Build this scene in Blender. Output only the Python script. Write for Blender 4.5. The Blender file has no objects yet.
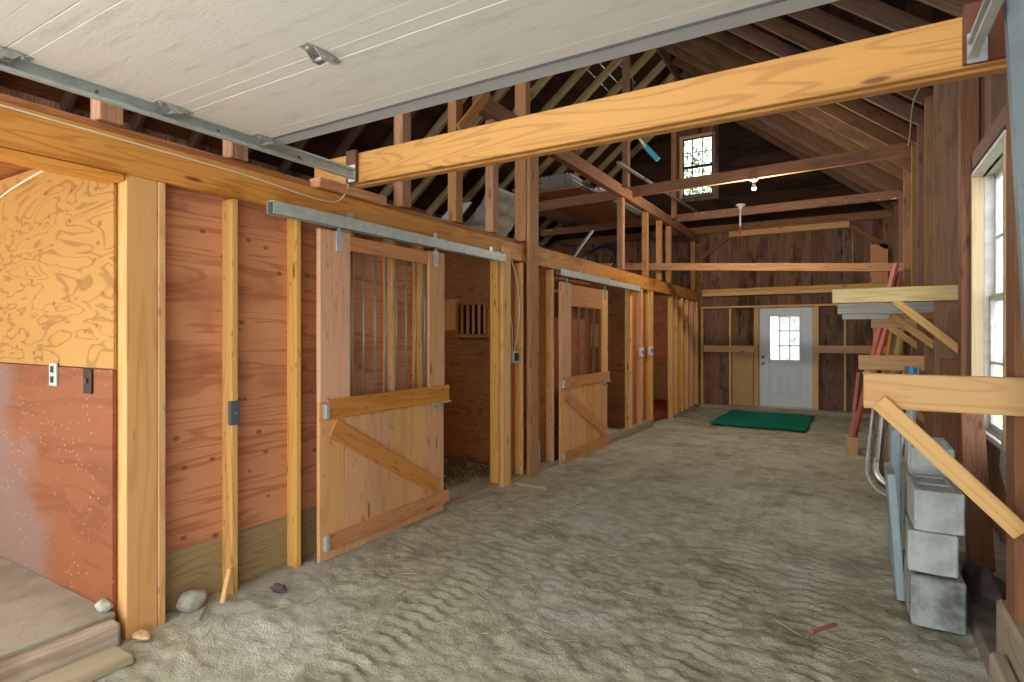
import bpy, bmesh, math, random
import numpy as np
from mathutils import Vector, Matrix, noise as mnoise
random.seed(7)
C = bpy.context.scene.collection
SC = bpy.context.scene
ORD = ['first','second','third','fourth','fifth','sixth','seventh','eighth','ninth','tenth','eleventh','twelfth',
       'thirteenth','fourteenth','fifteenth','sixteenth','seventeenth','eighteenth','nineteenth','twentieth','twenty-first','twenty-second']

# ------------------------------------------------------------------ materials
def lin(c):
    if isinstance(c, str): c = [int(c[i:i+2], 16) for i in (0, 2, 4)]
    r = []
    for v in c:
        v = v/255.0
        r.append(v/12.92 if v <= 0.04045 else ((v+0.055)/1.055)**2.4)
    return (r[0], r[1], r[2], 1.0)

class NT:
    def __init__(s, name):
        s.m = bpy.data.materials.new(name); s.m.use_nodes = True
        s.t = s.m.node_tree; s.b = s.t.nodes['Principled BSDF']
    def n(s, typ, **kw):
        nd = s.t.nodes.new(typ)
        for k, v in kw.items(): setattr(nd, k, v)
        return nd
    def l(s, a, b): s.t.links.new(a, b)
    def val(s, sock, v):
        if hasattr(v, 'is_output'): s.l(v, sock)
        else: sock.default_value = v
    def math(s, op, a, b=0.0, c=0.0, clamp=False):
        nd = s.n('ShaderNodeMath', operation=op); nd.use_clamp = clamp
        s.val(nd.inputs[0], a); s.val(nd.inputs[1], b); s.val(nd.inputs[2], c)
        return nd.outputs[0]
    def mix(s, f, a, b, mode='MIX'):
        nd = s.n('ShaderNodeMix', data_type='RGBA', blend_type=mode)
        s.val(nd.inputs[0], f); s.val(nd.inputs[6], a); s.val(nd.inputs[7], b)
        return nd.outputs[2]
    def scale(s, v, sc):
        nd = s.n('ShaderNodeVectorMath', operation='MULTIPLY'); s.l(v, nd.inputs[0]); nd.inputs[1].default_value = sc
        return nd.outputs[0]
    def noise(s, v, sc=1.0, det=3.0, rough=0.55, dist=0.0):
        nd = s.n('ShaderNodeTexNoise'); s.l(v, nd.inputs['Vector'])
        nd.inputs['Scale'].default_value = sc; nd.inputs['Detail'].default_value = det
        nd.inputs['Roughness'].default_value = rough; nd.inputs['Distortion'].default_value = dist
        return nd.outputs[0]
    def voro(s, v, sc=1.0):
        nd = s.n('ShaderNodeTexVoronoi'); s.l(v, nd.inputs['Vector']); nd.inputs['Scale'].default_value = sc
        return nd.outputs[0]
    def ramp(s, f, a, b, lo=0.0, hi=1.0):
        nd = s.n('ShaderNodeMapRange'); nd.interpolation_type = 'SMOOTHSTEP'
        s.val(nd.inputs[0], f)
        for i, v in zip((1, 2, 3, 4), (a, b, lo, hi)): nd.inputs[i].default_value = v
        return nd.outputs[0]
    def bump(s, h, strength, dist=0.01):
        nd = s.n('ShaderNodeBump'); nd.inputs['Strength'].default_value = strength
        nd.inputs['Distance'].default_value = dist; s.l(h, nd.inputs['Height'])
        s.l(nd.outputs[0], s.b.inputs['Normal'])

def wood(name, light, dark, knot=0.5, kcol='4a2a16', ring=26, gs=(0.45, 7, 7), vary=0.14, rough=0.72, bumps=0.25, spots=0.0, stain=None, splat=None, fig=0.4):
    """sawn wood: gc holds (along the grain, across, through) in metres"""
    N = NT(name)
    at = N.n('ShaderNodeAttribute', attribute_name='gc'); v = at.outputs['Vector']
    base = N.noise(N.scale(v, gs), 1.0, 2.0, 0.45, 0.5)
    rings = N.math('SINE', N.math('MULTIPLY', base, ring*3.2))
    rings = N.ramp(rings, 0.25, 1.0)
    fib = N.noise(N.scale(v, (4, 130, 130)), 1.0, 3.0)
    broad = N.noise(N.scale(v, (0.9, 5, 5)), 1.0, 2.0)
    f = N.math('ADD', N.math('MULTIPLY', rings, fig), N.math('MULTIPLY', fib, 0.45))
    f = N.math('ADD', f, N.math('MULTIPLY', broad, 0.45))
    f = N.ramp(f, 0.2, 1.5)
    col = N.mix(f, lin(light), lin(dark))
    if stain:
        st = N.ramp(N.noise(N.scale(v, (1.1, 3.2, 3.2)), 1.0, 4.0, 0.6), stain[1], stain[1]+0.16, 0, stain[2])
        col = N.mix(st, col, lin(stain[0]))
    if knot > 0:
        d = N.voro(N.scale(v, (1.9, 8.5, 8.5)), 1.0)
        k = N.ramp(N.math('ADD', d, N.math('MULTIPLY', fib, 0.06)), 0.10, 0.17, knot, 0.0)
        col = N.mix(k, col, lin(kcol))
    if spots > 0:
        d = N.voro(N.scale(v, (7, 22, 22)), 1.0)
        k = N.ramp(d, 0.11, 0.2, spots, 0.0); col = N.mix(k, col, lin('38200f'))
    if splat:
        w = N.ramp(N.noise(N.scale(v, (9, 30, 30)), 1.0, 3.0), splat, splat+0.05); col = N.mix(w, col, lin('d8d2c4'))
    oi = N.n('ShaderNodeObjectInfo'); ge = N.n('ShaderNodeNewGeometry')
    rnd = N.math('FRACT', N.math('ADD', oi.outputs['Random'], N.math('MULTIPLY', ge.outputs['Random Per Island'], 3.7)))
    hs = N.n('ShaderNodeHueSaturation'); N.l(col, hs.inputs['Color'])
    N.l(N.math('ADD', 1.0-vary, N.math('MULTIPLY', rnd, 2*vary)), hs.inputs['Value'])
    r2 = N.math('FRACT', N.math('MULTIPLY', rnd, 7.31))
    N.l(N.math('ADD', 0.88, N.math('MULTIPLY', r2, 0.2)), hs.inputs['Saturation'])
    N.l(N.math('ADD', 0.493, N.math('MULTIPLY', r2, 0.012)), hs.inputs['Hue'])
    N.l(hs.outputs[0], N.b.inputs['Base Color'])
    N.b.inputs['Roughness'].default_value = rough; N.b.inputs['Specular IOR Level'].default_value = 0.25
    N.bump(N.math('ADD', fib, N.math('MULTIPLY', rings, 0.35)), bumps, 0.004)
    return N.m

def plywood(name, light, dark, gs=(1.3, 4.5, 4.5), ring=22, rough=0.6, spots=0.5, blot=None, dots=None, fig=0.5, grime=None, local=False):
    """rotary-cut veneer with wild contour figure, plugs, blotches, pale scuffs"""
    N = NT(name)
    at = N.n('ShaderNodeAttribute', attribute_name='gc'); v = at.outputs['Vector']
    base = N.noise(N.scale(v, gs), 1.0, 3.0, 0.5, 0.7)
    rings = N.ramp(N.math('SINE', N.math('MULTIPLY', base, ring*4.5)), 0.45, 1.0)
    fib = N.noise(N.scale(v, (6, 120, 120)), 1.0, 3.0)
    broad = N.noise(N.scale(v, (0.8, 2.2, 2.2)), 1.0, 3.0)
    f = N.math('ADD', N.math('MULTIPLY', rings, fig), N.math('MULTIPLY', fib, 0.35))
    f = N.ramp(N.math('ADD', f, N.math('MULTIPLY', broad, 0.6)), 0.35, 1.2)
    col = N.mix(f, lin(light), lin(dark))
    if blot:
        b = N.ramp(N.noise(N.scale(v, (1.2, 1.8, 1.8)), 1.0, 4.0, 0.6), blot[1], blot[1]+0.15, 0, blot[2])
        col = N.mix(b, col, lin(blot[0]))
    if grime:
        gn = N.noise(N.scale(v, (0.9, 1.3, 1.3)), 1.0, 5.0, 0.6)
        if local:   # hoof-scuffed away from the doorway side of the sheet
            sx = N.n('ShaderNodeSeparateXYZ'); N.l(v, sx.inputs[0])
            gn = N.math('ADD', gn, N.math('MULTIPLY', N.math('SUBTRACT', 1.02, sx.outputs[0]), 0.5))
            gn = N.math('SUBTRACT', gn, N.math('MULTIPLY', sx.outputs[2], 0.22))
        b = N.ramp(gn, grime[1], grime[1]+0.25, 0, grime[2])
        col = N.mix(b, col, lin(grime[0]))
    if spots > 0:
        d = N.voro(N.scale(v, (6, 9, 9)), 1.0)
        k = N.ramp(N.math('ADD', d, N.math('MULTIPLY', fib, 0.1)), 0.13, 0.2, spots, 0.0); col = N.mix(k, col, lin('4a2013'))
    if dots:
        d = N.voro(N.scale(v, (24, 30, 30)), 1.0)
        msk = N.ramp(N.noise(N.scale(v, (2.2, 2.4, 2.4)), 1.0, 3.0), 0.4, 0.6)
        k = N.math('MULTIPLY', N.ramp(d, 0.1, 0.22, 0.6, 0.0), msk); col = N.mix(k, col, lin(dots))
    oi = N.n('ShaderNodeObjectInfo')
    hs = N.n('ShaderNodeHueSaturation'); N.l(col, hs.inputs['Color'])
    N.l(N.math('ADD', 0.92, N.math('MULTIPLY', oi.outputs['Random'], 0.16)), hs.inputs['Value'])
    N.l(hs.outputs[0], N.b.inputs['Base Color'])
    N.b.inputs['Roughness'].default_value = rough; N.b.inputs['Specular IOR Level'].default_value = 0.3
    N.bump(fib, 0.12, 0.004)
    return N.m

def plain(name, col, rough=0.6, metal=0.0, var=0.0, vs=8.0, col2=None, bump=0.0, bs=60.0, spec=0.4):
    N = NT(name); tc = N.n('ShaderNodeTexCoord'); v = tc.outputs['Object']
    if var > 0:
        f = N.ramp(N.noise(v, vs, 4.0, 0.6), 0.35, 0.7, 0, var); c = N.mix(f, lin(col), lin(col2 or '302820'))
        N.l(c, N.b.inputs['Base Color'])
    else: N.b.inputs['Base Color'].default_value = lin(col)
    N.b.inputs['Roughness'].default_value = rough; N.b.inputs['Metallic'].default_value = metal
    N.b.inputs['Specular IOR Level'].default_value = spec
    if bump > 0: N.bump(N.noise(v, bs, 4.0, 0.6), bump, 0.01)
    return N.m

M = {}
M['new'] = wood('new_pine', 'e9b873', 'c98a3f', knot=0.8, kcol='6a3a18', ring=20, rough=0.62)
M['header'] = wood('honey_fir', 'c8903f', '9f672a', knot=0.8, kcol='5a3014', ring=32, gs=(0.5, 4.5, 4.5), vary=0.02, rough=0.55, fig=0.42)  # honey brown fir, the wood's own tone
M['corner'] = wood('corner_post_pine', 'dba55c', 'b87a35', knot=0.85, kcol='6a3a18', ring=14, vary=0.02, fig=0.3)
M['kplank'] = wood('standing_plank', '96724f', '6b4d37', knot=0.6, kcol='3a2214', ring=20, gs=(0.35, 6, 6), vary=0.16, stain=('5f4a3a', 0.55, 0.6), rough=0.85)
M['stud'] = wood('stud_pine', 'ecb873', 'cc8c48', knot=0.75, kcol='5c3519', ring=18, spots=0.35)
M['beam'] = wood('amber_fir', 'd6975a', 'a9662f', knot=0.8, kcol='57290f', ring=26, stain=('99552a', 0.5, 0.75), rough=0.6)
M['beamold'] = wood('red_brown_fir', 'c4803f', '935427', knot=0.6, ring=30, vary=0.12)
M['hung'] = wood('aged_stud', 'b58254', '865632', knot=0.6, ring=24, vary=0.16, spots=0.3)
M['tie'] = wood('old_tie', '96694a', '654029', knot=0.5, ring=26, vary=0.14, stain=('5a4636', 0.55, 0.6))
M['tiew'] = wood('old_tie_splattered', '96694a', '654029', knot=0.5, ring=26, vary=0.1, splat=0.66)
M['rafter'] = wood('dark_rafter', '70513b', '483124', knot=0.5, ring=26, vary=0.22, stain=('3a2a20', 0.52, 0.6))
M['rafterleft'] = wood('deep_brown_rafter', '4f3524', '332117', knot=0.4, ring=24, vary=0.15)  # deeper brown wood for the nearer left slope rafters
M['pole'] = wood('pale_rafter', 'b09868', '7c6440', knot=0.6, ring=18, vary=0.2, stain=('4a3a28', 0.52, 0.7))
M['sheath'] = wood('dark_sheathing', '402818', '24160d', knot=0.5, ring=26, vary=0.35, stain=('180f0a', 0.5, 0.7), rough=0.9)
M['back'] = wood('dark_barn_board', '8a664c', '54392a', knot=0.8, kcol='1f130b', ring=24, gs=(0.35, 6, 6), vary=0.3, stain=('33231a', 0.5, 0.8), rough=0.85)
M['right'] = wood('brown_barn_board', '7f624b', '573f2f', knot=0.6, kcol='3a2214', ring=24, gs=(0.35, 6, 6), vary=0.22, stain=('5a4a3e', 0.52, 0.6), rough=0.85)
M['rpost'] = wood('red_post', '8b6049', '5f402f', knot=0.7, ring=24, vary=0.12)
M['opost'] = wood('orange_post', '8e5f3f', '69422a', knot=0.6, ring=26, vary=0.05)
M['door'] = wood('door_pine', 'e0aa76', 'c48a55', knot=0.7, kcol='7a4a28', ring=14, vary=0.1, spots=0.3, fig=0.3)
M['doorrail'] = wood('door_rail_pine', 'd39155', 'b3703a', knot=0.5, ring=16, vary=0.07, spots=0.4)
M['weather'] = wood('weathered_board', '8f8272', '675a4b', knot=0.5, ring=26, vary=0.16)
M['greyboard'] = wood('grey_painted_board', 'b9bab2', '8f9088', knot=0.2, ring=20, vary=0.08, stain=('5f5a50', 0.58, 0.8))
M['jamb'] = wood('pale_jamb', 'dcc4a0', 'c0a47c', knot=0.3, ring=16, vary=0.04)
M['yellow'] = wood('yellow_pine', 'e6cb84', 'c9a55c', knot=0.3, ring=26, vary=0.05)
M['arm'] = wood('clean_pine', 'd9ad77', 'bd8c55', knot=0.5, ring=24, vary=0.06)
M['pink'] = wood('red_stained_plank', 'c4766a', '9d554b', knot=0.3, ring=20, vary=0.15)
M['kick'] = wood('kick_plank', 'ab9468', '7f6a46', knot=0.3, ring=34, gs=(0.5, 6, 6), vary=0.06)
M['thresh'] = wood('pale_split_timber', 'c2ae90', '9c8567', knot=0.3, ring=14, vary=0.05, stain=('7d6448', 0.56, 0.8))
M['plank'] = wood('dusty_plank', 'b3a684', '93855f', knot=0.1, ring=12, vary=0.05)
M['sill'] = wood('dusty_sill', 'ab9c80', '857762', knot=0.3, ring=20, vary=0.12)
M['plytan'] = plywood('tan_plywood', 'bd8b46', '966731', ring=16, spots=0.5, fig=0.45)
M['plybrown'] = plywood('brown_plywood', '935430', '743c1f', gs=(0.7, 4, 4), ring=6, spots=0.2, dots='d0a882', fig=0.25, grime=('8a7166', 0.47, 0.75), local=True)
M['plyred'] = plywood('red_plywood', 'dc986d', 'b46e48', gs=(0.5, 7, 7), ring=9, spots=0.6, fig=0.4, blot=('a35f40', 0.5, 0.6))
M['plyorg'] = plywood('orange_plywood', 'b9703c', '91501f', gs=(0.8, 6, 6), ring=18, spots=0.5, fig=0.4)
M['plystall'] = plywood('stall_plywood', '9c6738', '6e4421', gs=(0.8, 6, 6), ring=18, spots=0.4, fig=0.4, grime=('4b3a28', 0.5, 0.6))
M['plypale'] = plywood('pale_plywood', 'c49a68', 'a87f50', ring=12, spots=0.1, fig=0.2)
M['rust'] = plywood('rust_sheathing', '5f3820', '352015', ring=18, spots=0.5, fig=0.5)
M['galv'] = plain('galvanised', 'c0c8c2', 0.45, 0.25, 0.5, 14, '9aa29c')
M['steel'] = plain('zinc', 'c2c4c0', 0.35, 0.7, 0.3, 20, '8a8a84')
M['chrome'] = plain('silver_pipe', 'b9b6ae', 0.28, 0.85, 0.5, 12, '7c6a52')
M['bar'] = plain('steel_bar', '948e78', 0.45, 0.5, 0.3, 15, '6e6450')
M['white'] = plain('white_paint', 'dfe4e4', 0.45, 0, 0.2, 6, 'c6cfd2')
M['frame'] = plain('white_sash', 'd9d9d2', 0.5, 0, 0.4, 14, 'a09a8c')
M['strip'] = plain('grey_retainer', 'b4b5b4', 0.5)
M['darksash'] = plain('dark_sash', '34332c', 0.6, 0, 0.4, 14, '1d1c18')
M['black'] = plain('black_rubber', '17171a', 0.5)
M['darkbox'] = plain('dark_switch', '2a1c16', 0.4)
M['greybox'] = plain('grey_box', '55585a', 0.5)
M['brownplate'] = plain('brown_plate', '6d3c22', 0.5, 0, 0.5, 12, '4e2a18')
M['wire'] = plain('white_wire', 'ddd3bd', 0.5)
M['rope'] = plain('grey_wire', '8f8372', 0.7)
M['stone'] = plain('pale_stone', 'b9b5a4', 0.85, 0, 0.7, 16, '83796a', 0.4, 50)
M['rock'] = plain('brown_rock', '6e5a52', 0.85, 0, 0.7, 12, '45403e', 0.5, 30)
M['block'] = plain('concrete_block', 'c2c6bf', 0.92, 0, 0.7, 9, '9a9c94', 0.6, 90, 0.2)
M['blockd'] = plain('damp_concrete_block', 'b0b4ac', 0.92, 0, 0.9, 6, '5b5a54', 0.6, 90, 0.2)
M['hang'] = plain('blue_grey_paint', '7d898c', 0.6, 0, 0.4, 9, '656f72')
M['foam'] = plain('blue_grey_foam', '9fabae', 0.8, 0, 0.4, 8, '7b8a92', 0.2, 90)
M['curb'] = plain('dusty_concrete', '8d8474', 0.95, 0, 0.8, 7, '6a6052', 0.6, 40, 0.1)
M['slab'] = plain('dusty_slab', 'a89f88', 0.95, 0, 0.8, 3.2, '867d69', 0.25, 40, 0.1)
M['mat'] = plain('green_mat', '108868', 0.9, 0, 0.6, 5, '0a5a44', 0.6, 220, 0.1)
M['redmat'] = plain('red_floor', '8a3c34', 0.8, 0, 0.5, 6, '5e2a26')
M['blue'] = plain('blue_cap', '2f7fae', 0.5)
M['teal'] = plain('blue_blade', '4fb3cc', 0.45)
M['paleblue'] = plain('pale_blue_plate', '9db4c4', 0.6)
M['porcelain'] = plain('porcelain', 'e6e2d8', 0.35)
M['red'] = plain('red_tip', 'c23a20', 0.5)
M['metalroof'] = plain('grey_corrugated', 'b7b6ac', 0.6, 0.1, 0.6, 5, '857e70')
M['straw'] = plain('straw', 'b3a276', 0.9)
M['bedding'] = plain('old_bedding', '6f5a3a', 0.95, 0, 0.8, 5, '4a3a26')
M['leaf'] = plain('leaf', '55762a', 0.6, 0, 0.8, 1.5, '2f4a1a', 0, 1, 0.3)
M['bark'] = plain('bark', '5a4a3a', 0.9, 0, 0.6, 8)
M['lawn'] = plain('lawn', '767a64', 0.95, 0, 0.7, 0.6, '5a6440', 0.3, 8, 0.1)
M['drive'] = plain('driveway', 'c4c4c2', 0.95, 0, 0.5, 0.8, 'adadaa', 0.2, 10, 0.1)

def glass_mat():
    N = NT('window_glass'); N.b.inputs['Base Color'].default_value = (1, 1, 1, 1)
    t = N.n('ShaderNodeBsdfTransparent'); g = N.n('ShaderNodeBsdfGlossy'); g.inputs['Roughness'].default_value = 0.03
    tc = N.n('ShaderNodeTexCoord')
    d = N.n('ShaderNodeBsdfDiffuse'); d.inputs['Color'].default_value = (0.8, 0.82, 0.85, 1)
    m1 = N.n('ShaderNodeMixShader'); m1.inputs[0].default_value = 0.05
    N.l(t.outputs[0], m1.inputs[1]); N.l(g.outputs[0], m1.inputs[2])
    m2 = N.n('ShaderNodeMixShader'); N.l(N.ramp(N.noise(tc.outputs['Object'], 9, 5, 0.65), 0.5, 0.72, 0.02, 0.35), m2.inputs[0])
    N.l(m1.outputs[0], m2.inputs[1]); N.l(d.outputs[0], m2.inputs[2])
    N.l(m2.outputs[0], N.t.nodes['Material Output'].inputs['Surface'])
    return N.m
M['glass'] = glass_mat()

def garage_mat():
    N = NT('garage_door_skin'); at = N.n('ShaderNodeAttribute', attribute_name='gc'); v = at.outputs['Vector']
    streak = N.noise(N.scale(v, (3, 22, 22)), 1.0, 4.0, 0.6, 0.4)
    f = N.ramp(streak, 0.5, 0.72, 0, 0.45)
    N.l(N.mix(f, lin('dcd8d0'), lin('bdb5a9')), N.b.inputs['Base Color'])
    N.b.inputs['Roughness'].default_value = 0.6
    N.bump(N.noise(N.scale(v, (30, 120, 120)), 1.0, 3.0), 0.35, 0.003)
    return N.m
M['garage'] = garage_mat()

def dirt_mat():
    N = NT('packed_dirt'); tc = N.n('ShaderNodeTexCoord'); v = tc.outputs['Object']
    a = N.noise(v, 0.9, 4, 0.6); b = N.noise(v, 6, 5, 0.65); c = N.noise(v, 40, 4, 0.7)
    col = N.mix(N.ramp(b, 0.35, 0.7), lin('c0bba3'), lin('a29c84'))
    col = N.mix(N.ramp(a, 0.48, 0.68, 0, 0.65), col, lin('cbc9bd'))
    col = N.mix(N.ramp(N.noise(v, 2.2, 5, 0.65), 0.5, 0.68, 0, 0.5), col, lin('7d7158'))
    col = N.mix(N.ramp(c, 0.6, 0.78, 0, 0.7), col, lin('c9c1a6'))
    col = N.mix(N.ramp(N.noise(v, 75, 3, 0.7), 0.62, 0.75, 0, 0.7), col, lin('574c3a'))
    N.l(col, N.b.inputs['Base Color']); N.b.inputs['Roughness'].default_value = 0.97
    N.b.inputs['Specular IOR Level'].default_value = 0.05
    N.bump(N.math('ADD', N.math('MULTIPLY', b, 0.8), N.math('ADD', c, N.math('MULTIPLY', N.noise(v, 120, 3, 0.7), 0.6))), 0.95, 0.012)
    return N.m
M['dirt'] = dirt_mat()

# ------------------------------------------------------------------ mesh builder
class MB:
    def __init__(s): s.v = []; s.f = []; s.g = []
    def _add(s, vs, fs, gs):
        o = len(s.v); s.v += [tuple(p) for p in vs]; s.f += [tuple(i+o for i in f) for f in fs]; s.g += [tuple(g) for g in gs]
    def obox(s, c, ax, h, b=0.004, grain=None, off=None):
        """oriented chamfered box: centre, three unit axes, half sizes"""
        if grain is None: grain = max(range(3), key=lambda i: h[i])
        b = min(b, min(h)*0.45)
        idx = {}; vs = []; gs = []
        off = off or (random.uniform(0, 50), random.uniform(0, 50), random.uniform(0, 50))
        order = [grain] + [i for i in range(3) if i != grain]
        for cx in (-1, 1):
            for cy in (-1, 1):
                for cz in (-1, 1):
                    for a in range(3):
                        sg = (cx, cy, cz)
                        l = [sg[i]*(h[i] if i == a else h[i]-b) for i in range(3)]
                        idx[(cx, cy, cz, a)] = len(vs)
                        vs.append(Vector(c)+ax[0]*l[0]+ax[1]*l[1]+ax[2]*l[2])
                        gs.append((l[order[0]]+off[0], l[order[1]]+off[1], l[order[2]]+off[2]))
        fs = []
        S = (-1, 1)
        def k(sg, a): return idx[(sg[0], sg[1], sg[2], a)]
        for a in range(3):
            o1, o2 = [i for i in range(3) if i != a]
            for s0 in S:
                q = []
                for (p, r) in ((-1, -1), (1, -1), (1, 1), (-1, 1)):
                    sg = [0, 0, 0]; sg[a] = s0; sg[o1] = p; sg[o2] = r; q.append(k(sg, a))
                fs.append(q)
        for e in range(3):
            a, d = [i for i in range(3) if i != e]
            for sa in S:
                for sd in S:
                    s1 = [0, 0, 0]; s1[e] = -1; s1[a] = sa; s1[d] = sd
                    s2 = list(s1); s2[e] = 1
                    fs.append([k(s1, a), k(s2, a), k(s2, d), k(s1, d)])
        for cx in S:
            for cy in S:
                for cz in S: fs.append([k((cx, cy, cz), i) for i in range(3)])
        s._add(vs, fs, gs); return s
    def box(s, x0, x1, y0, y1, z0, z1, b=0.004, grain=None, off=None):
        return s.obox(((x0+x1)/2, (y0+y1)/2, (z0+z1)/2), (Vector((1, 0, 0)), Vector((0, 1, 0)), Vector((0, 0, 1))),
                      (abs(x1-x0)/2, abs(y1-y0)/2, abs(z1-z0)/2), b, grain, off)
    def beam(s, p0, p1, w, h, up=(0, 0, 1), b=0.004):
        """bar from p0 to p1; h along 'up', w sideways"""
        p0 = Vector(p0); p1 = Vector(p1); d = (p1-p0); L = d.length; d.normalize()
        side = d.cross(Vector(up)).normalized(); u = side.cross(d).normalized()
        return s.obox((p0+p1)/2, (d, side, u), (L/2, w/2, h/2), b, 0)
    def tube(s, pts, r, n=8, caps=True):
        pts = [Vector(p) for p in pts]; vs = []; gs = []; fs = []
        prev = None; acc = 0
        for i, p in enumerate(pts):
            d = (pts[min(i+1, len(pts)-1)]-pts[max(i-1, 0)]).normalized()
            if prev is None:
                a = Vector((0, 0, 1)) if abs(d.z) < 0.9 else Vector((1, 0, 0)); sd = d.cross(a).normalized()
            else: sd = (prev-d*prev.dot(d)).normalized()
            prev = sd; up = d.cross(sd)
            if i: acc += (p-pts[i-1]).length
            rr = r[i] if isinstance(r, (list, tuple)) else r
            for j in range(n):
                t = 2*math.pi*j/n
                vs.append(p+sd*math.cos(t)*rr+up*math.sin(t)*rr); gs.append((acc, math.cos(t)*rr, math.sin(t)*rr))
        for i in range(len(pts)-1):
            for j in range(n):
                fs.append((i*n+j, i*n+(j+1) % n, (i+1)*n+(j+1) % n, (i+1)*n+j))
        if caps: fs.append(tuple(range(n))); fs.append(tuple((len(pts)-1)*n+j for j in range(n)))
        s._add(vs, fs, gs); return s
    def lathe(s, c, prof, n=16, axis=(0, 0, 1)):
        ax = Vector(axis).normalized(); pts = [Vector(c)+ax*z for r, z in prof]
        return s.tube_r(pts, [max(r, 1e-4) for r, z in prof], ax, n)
    def tube_r(s, pts, rs, ax, n):
        a = Vector((0, 0, 1)) if abs(ax.z) < 0.9 else Vector((1, 0, 0))
        sd = ax.cross(a).normalized(); up = ax.cross(sd); vs = []; fs = []; gs = []
        for p, r in zip(pts, rs):
            for j in range(n):
                t = 2*math.pi*j/n; vs.append(p+sd*math.cos(t)*r+up*math.sin(t)*r); gs.append(tuple(vs[-1]))
        for i in range(len(pts)-1):
            for j in range(n): fs.append((i*n+j, i*n+(j+1) % n, (i+1)*n+(j+1) % n, (i+1)*n+j))
        fs.append(tuple(range(n))); fs.append(tuple((len(pts)-1)*n+j for j in range(n)))
        s._add(vs, fs, gs); return s
    def blob(s, c, r, seed=0, amp=0.2, sub=3, sc=1.6):
        bm = bmesh.new(); bmesh.ops.create_icosphere(bm, subdivisions=sub, radius=1.0)
        vs = []
        for v in bm.verts:
            k = 1+amp*mnoise.noise(v.co*sc+Vector((seed*3.1, seed*1.7, seed)))
            vs.append((c[0]+v.co.x*k*r[0], c[1]+v.co.y*k*r[1], c[2]+v.co.z*k*r[2]))
        fs = [[v.index for v in f.verts] for f in bm.faces]; bm.free()
        s._add(vs, fs, vs); return s
    def prism(s, poly, axis, a0, a1):
        """poly in the two other axes, extruded along axis index"""
        n = len(poly); vs = []
        for a in (a0, a1):
            for p in poly:
                q = list(p); q.insert(axis, a); vs.append(tuple(q))
        fs = [tuple(range(n)), tuple(range(2*n-1, n-1, -1))]+[(i, (i+1) % n, n+(i+1) % n, n+i) for i in range(n)]
        off = random.uniform(0, 40)
        s._add(vs, fs, [(v[0]+off, v[1], v[2]) for v in vs]); return s
    def build(s, name, mat, parent=None, origin=None, smooth=False, auto=True):
        me = bpy.data.meshes.new(name)
        V = np.array(s.v, dtype=float)
        if parent is not None: o = np.array(parent['_o'])
        elif origin is not None: o = np.array(origin, dtype=float)
        else:
            lo, hi = V.min(0), V.max(0); o = np.array([(lo[0]+hi[0])/2, (lo[1]+hi[1])/2, lo[2]])
        V = V-o
        me.from_pydata([tuple(p) for p in V], [], s.f); 
        bm = bmesh.new(); bm.from_mesh(me); bmesh.ops.recalc_face_normals(bm, faces=bm.faces); bm.to_mesh(me); bm.free()
        at = me.attributes.new('gc', 'FLOAT_VECTOR', 'POINT'); at.data.foreach_set('vector', np.array(s.g, dtype=np.float32).ravel())
        if isinstance(mat, str): mat = M[mat]
        me.materials.append(mat)
        if smooth: me.polygons.foreach_set('use_smooth', [True]*len(me.polygons))
        ob = bpy.data.objects.new(name, me); C.objects.link(ob)
        if parent is not None: ob.parent = parent
        else: ob.location = o
        ob['_o'] = list(map(float, o))
        return ob

def T(o, label=None, cat=None, group=None, kind=None):
    if label: o['label'] = label
    if cat: o['category'] = cat
    if group: o['group'] = group
    if kind: o['kind'] = kind
    return o
def thing(name, loc, label, cat, group=None):
    o = bpy.data.objects.new(name, None); C.objects.link(o); o.location = loc; o['_o'] = list(map(float, loc)); o.empty_display_size = 0.1
    return T(o, label, cat, group)
def bx(name, mat, label, cat, dims, group=None, kind=None, **kw):
    return T(MB().box(*dims, **kw).build(name, mat), label, cat, group, kind)
def bm_(name, mat, label, cat, p0, p1, w, h, group=None, up=(0, 0, 1)):
    return T(MB().beam(p0, p1, w, h, up).build(name, mat), label, cat, group)

# ------------------------------------------------------------------ dimensions
XL, XS, XR, YB = -6.65, -2.9, 0.85, 13.1
RX, RZ, SL = -2.9, 6.72, 0.8                 # ridge position, height, pitch
def roof(x): return RZ-SL*abs(x-RX)
def sstep(a, b, x):
    t = np.clip((x-a)/(b-a), 0, 1); return t*t*(3-2*t)
def ground(y): return -0.02*min(max(y-4, 0), 7.5)

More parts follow.
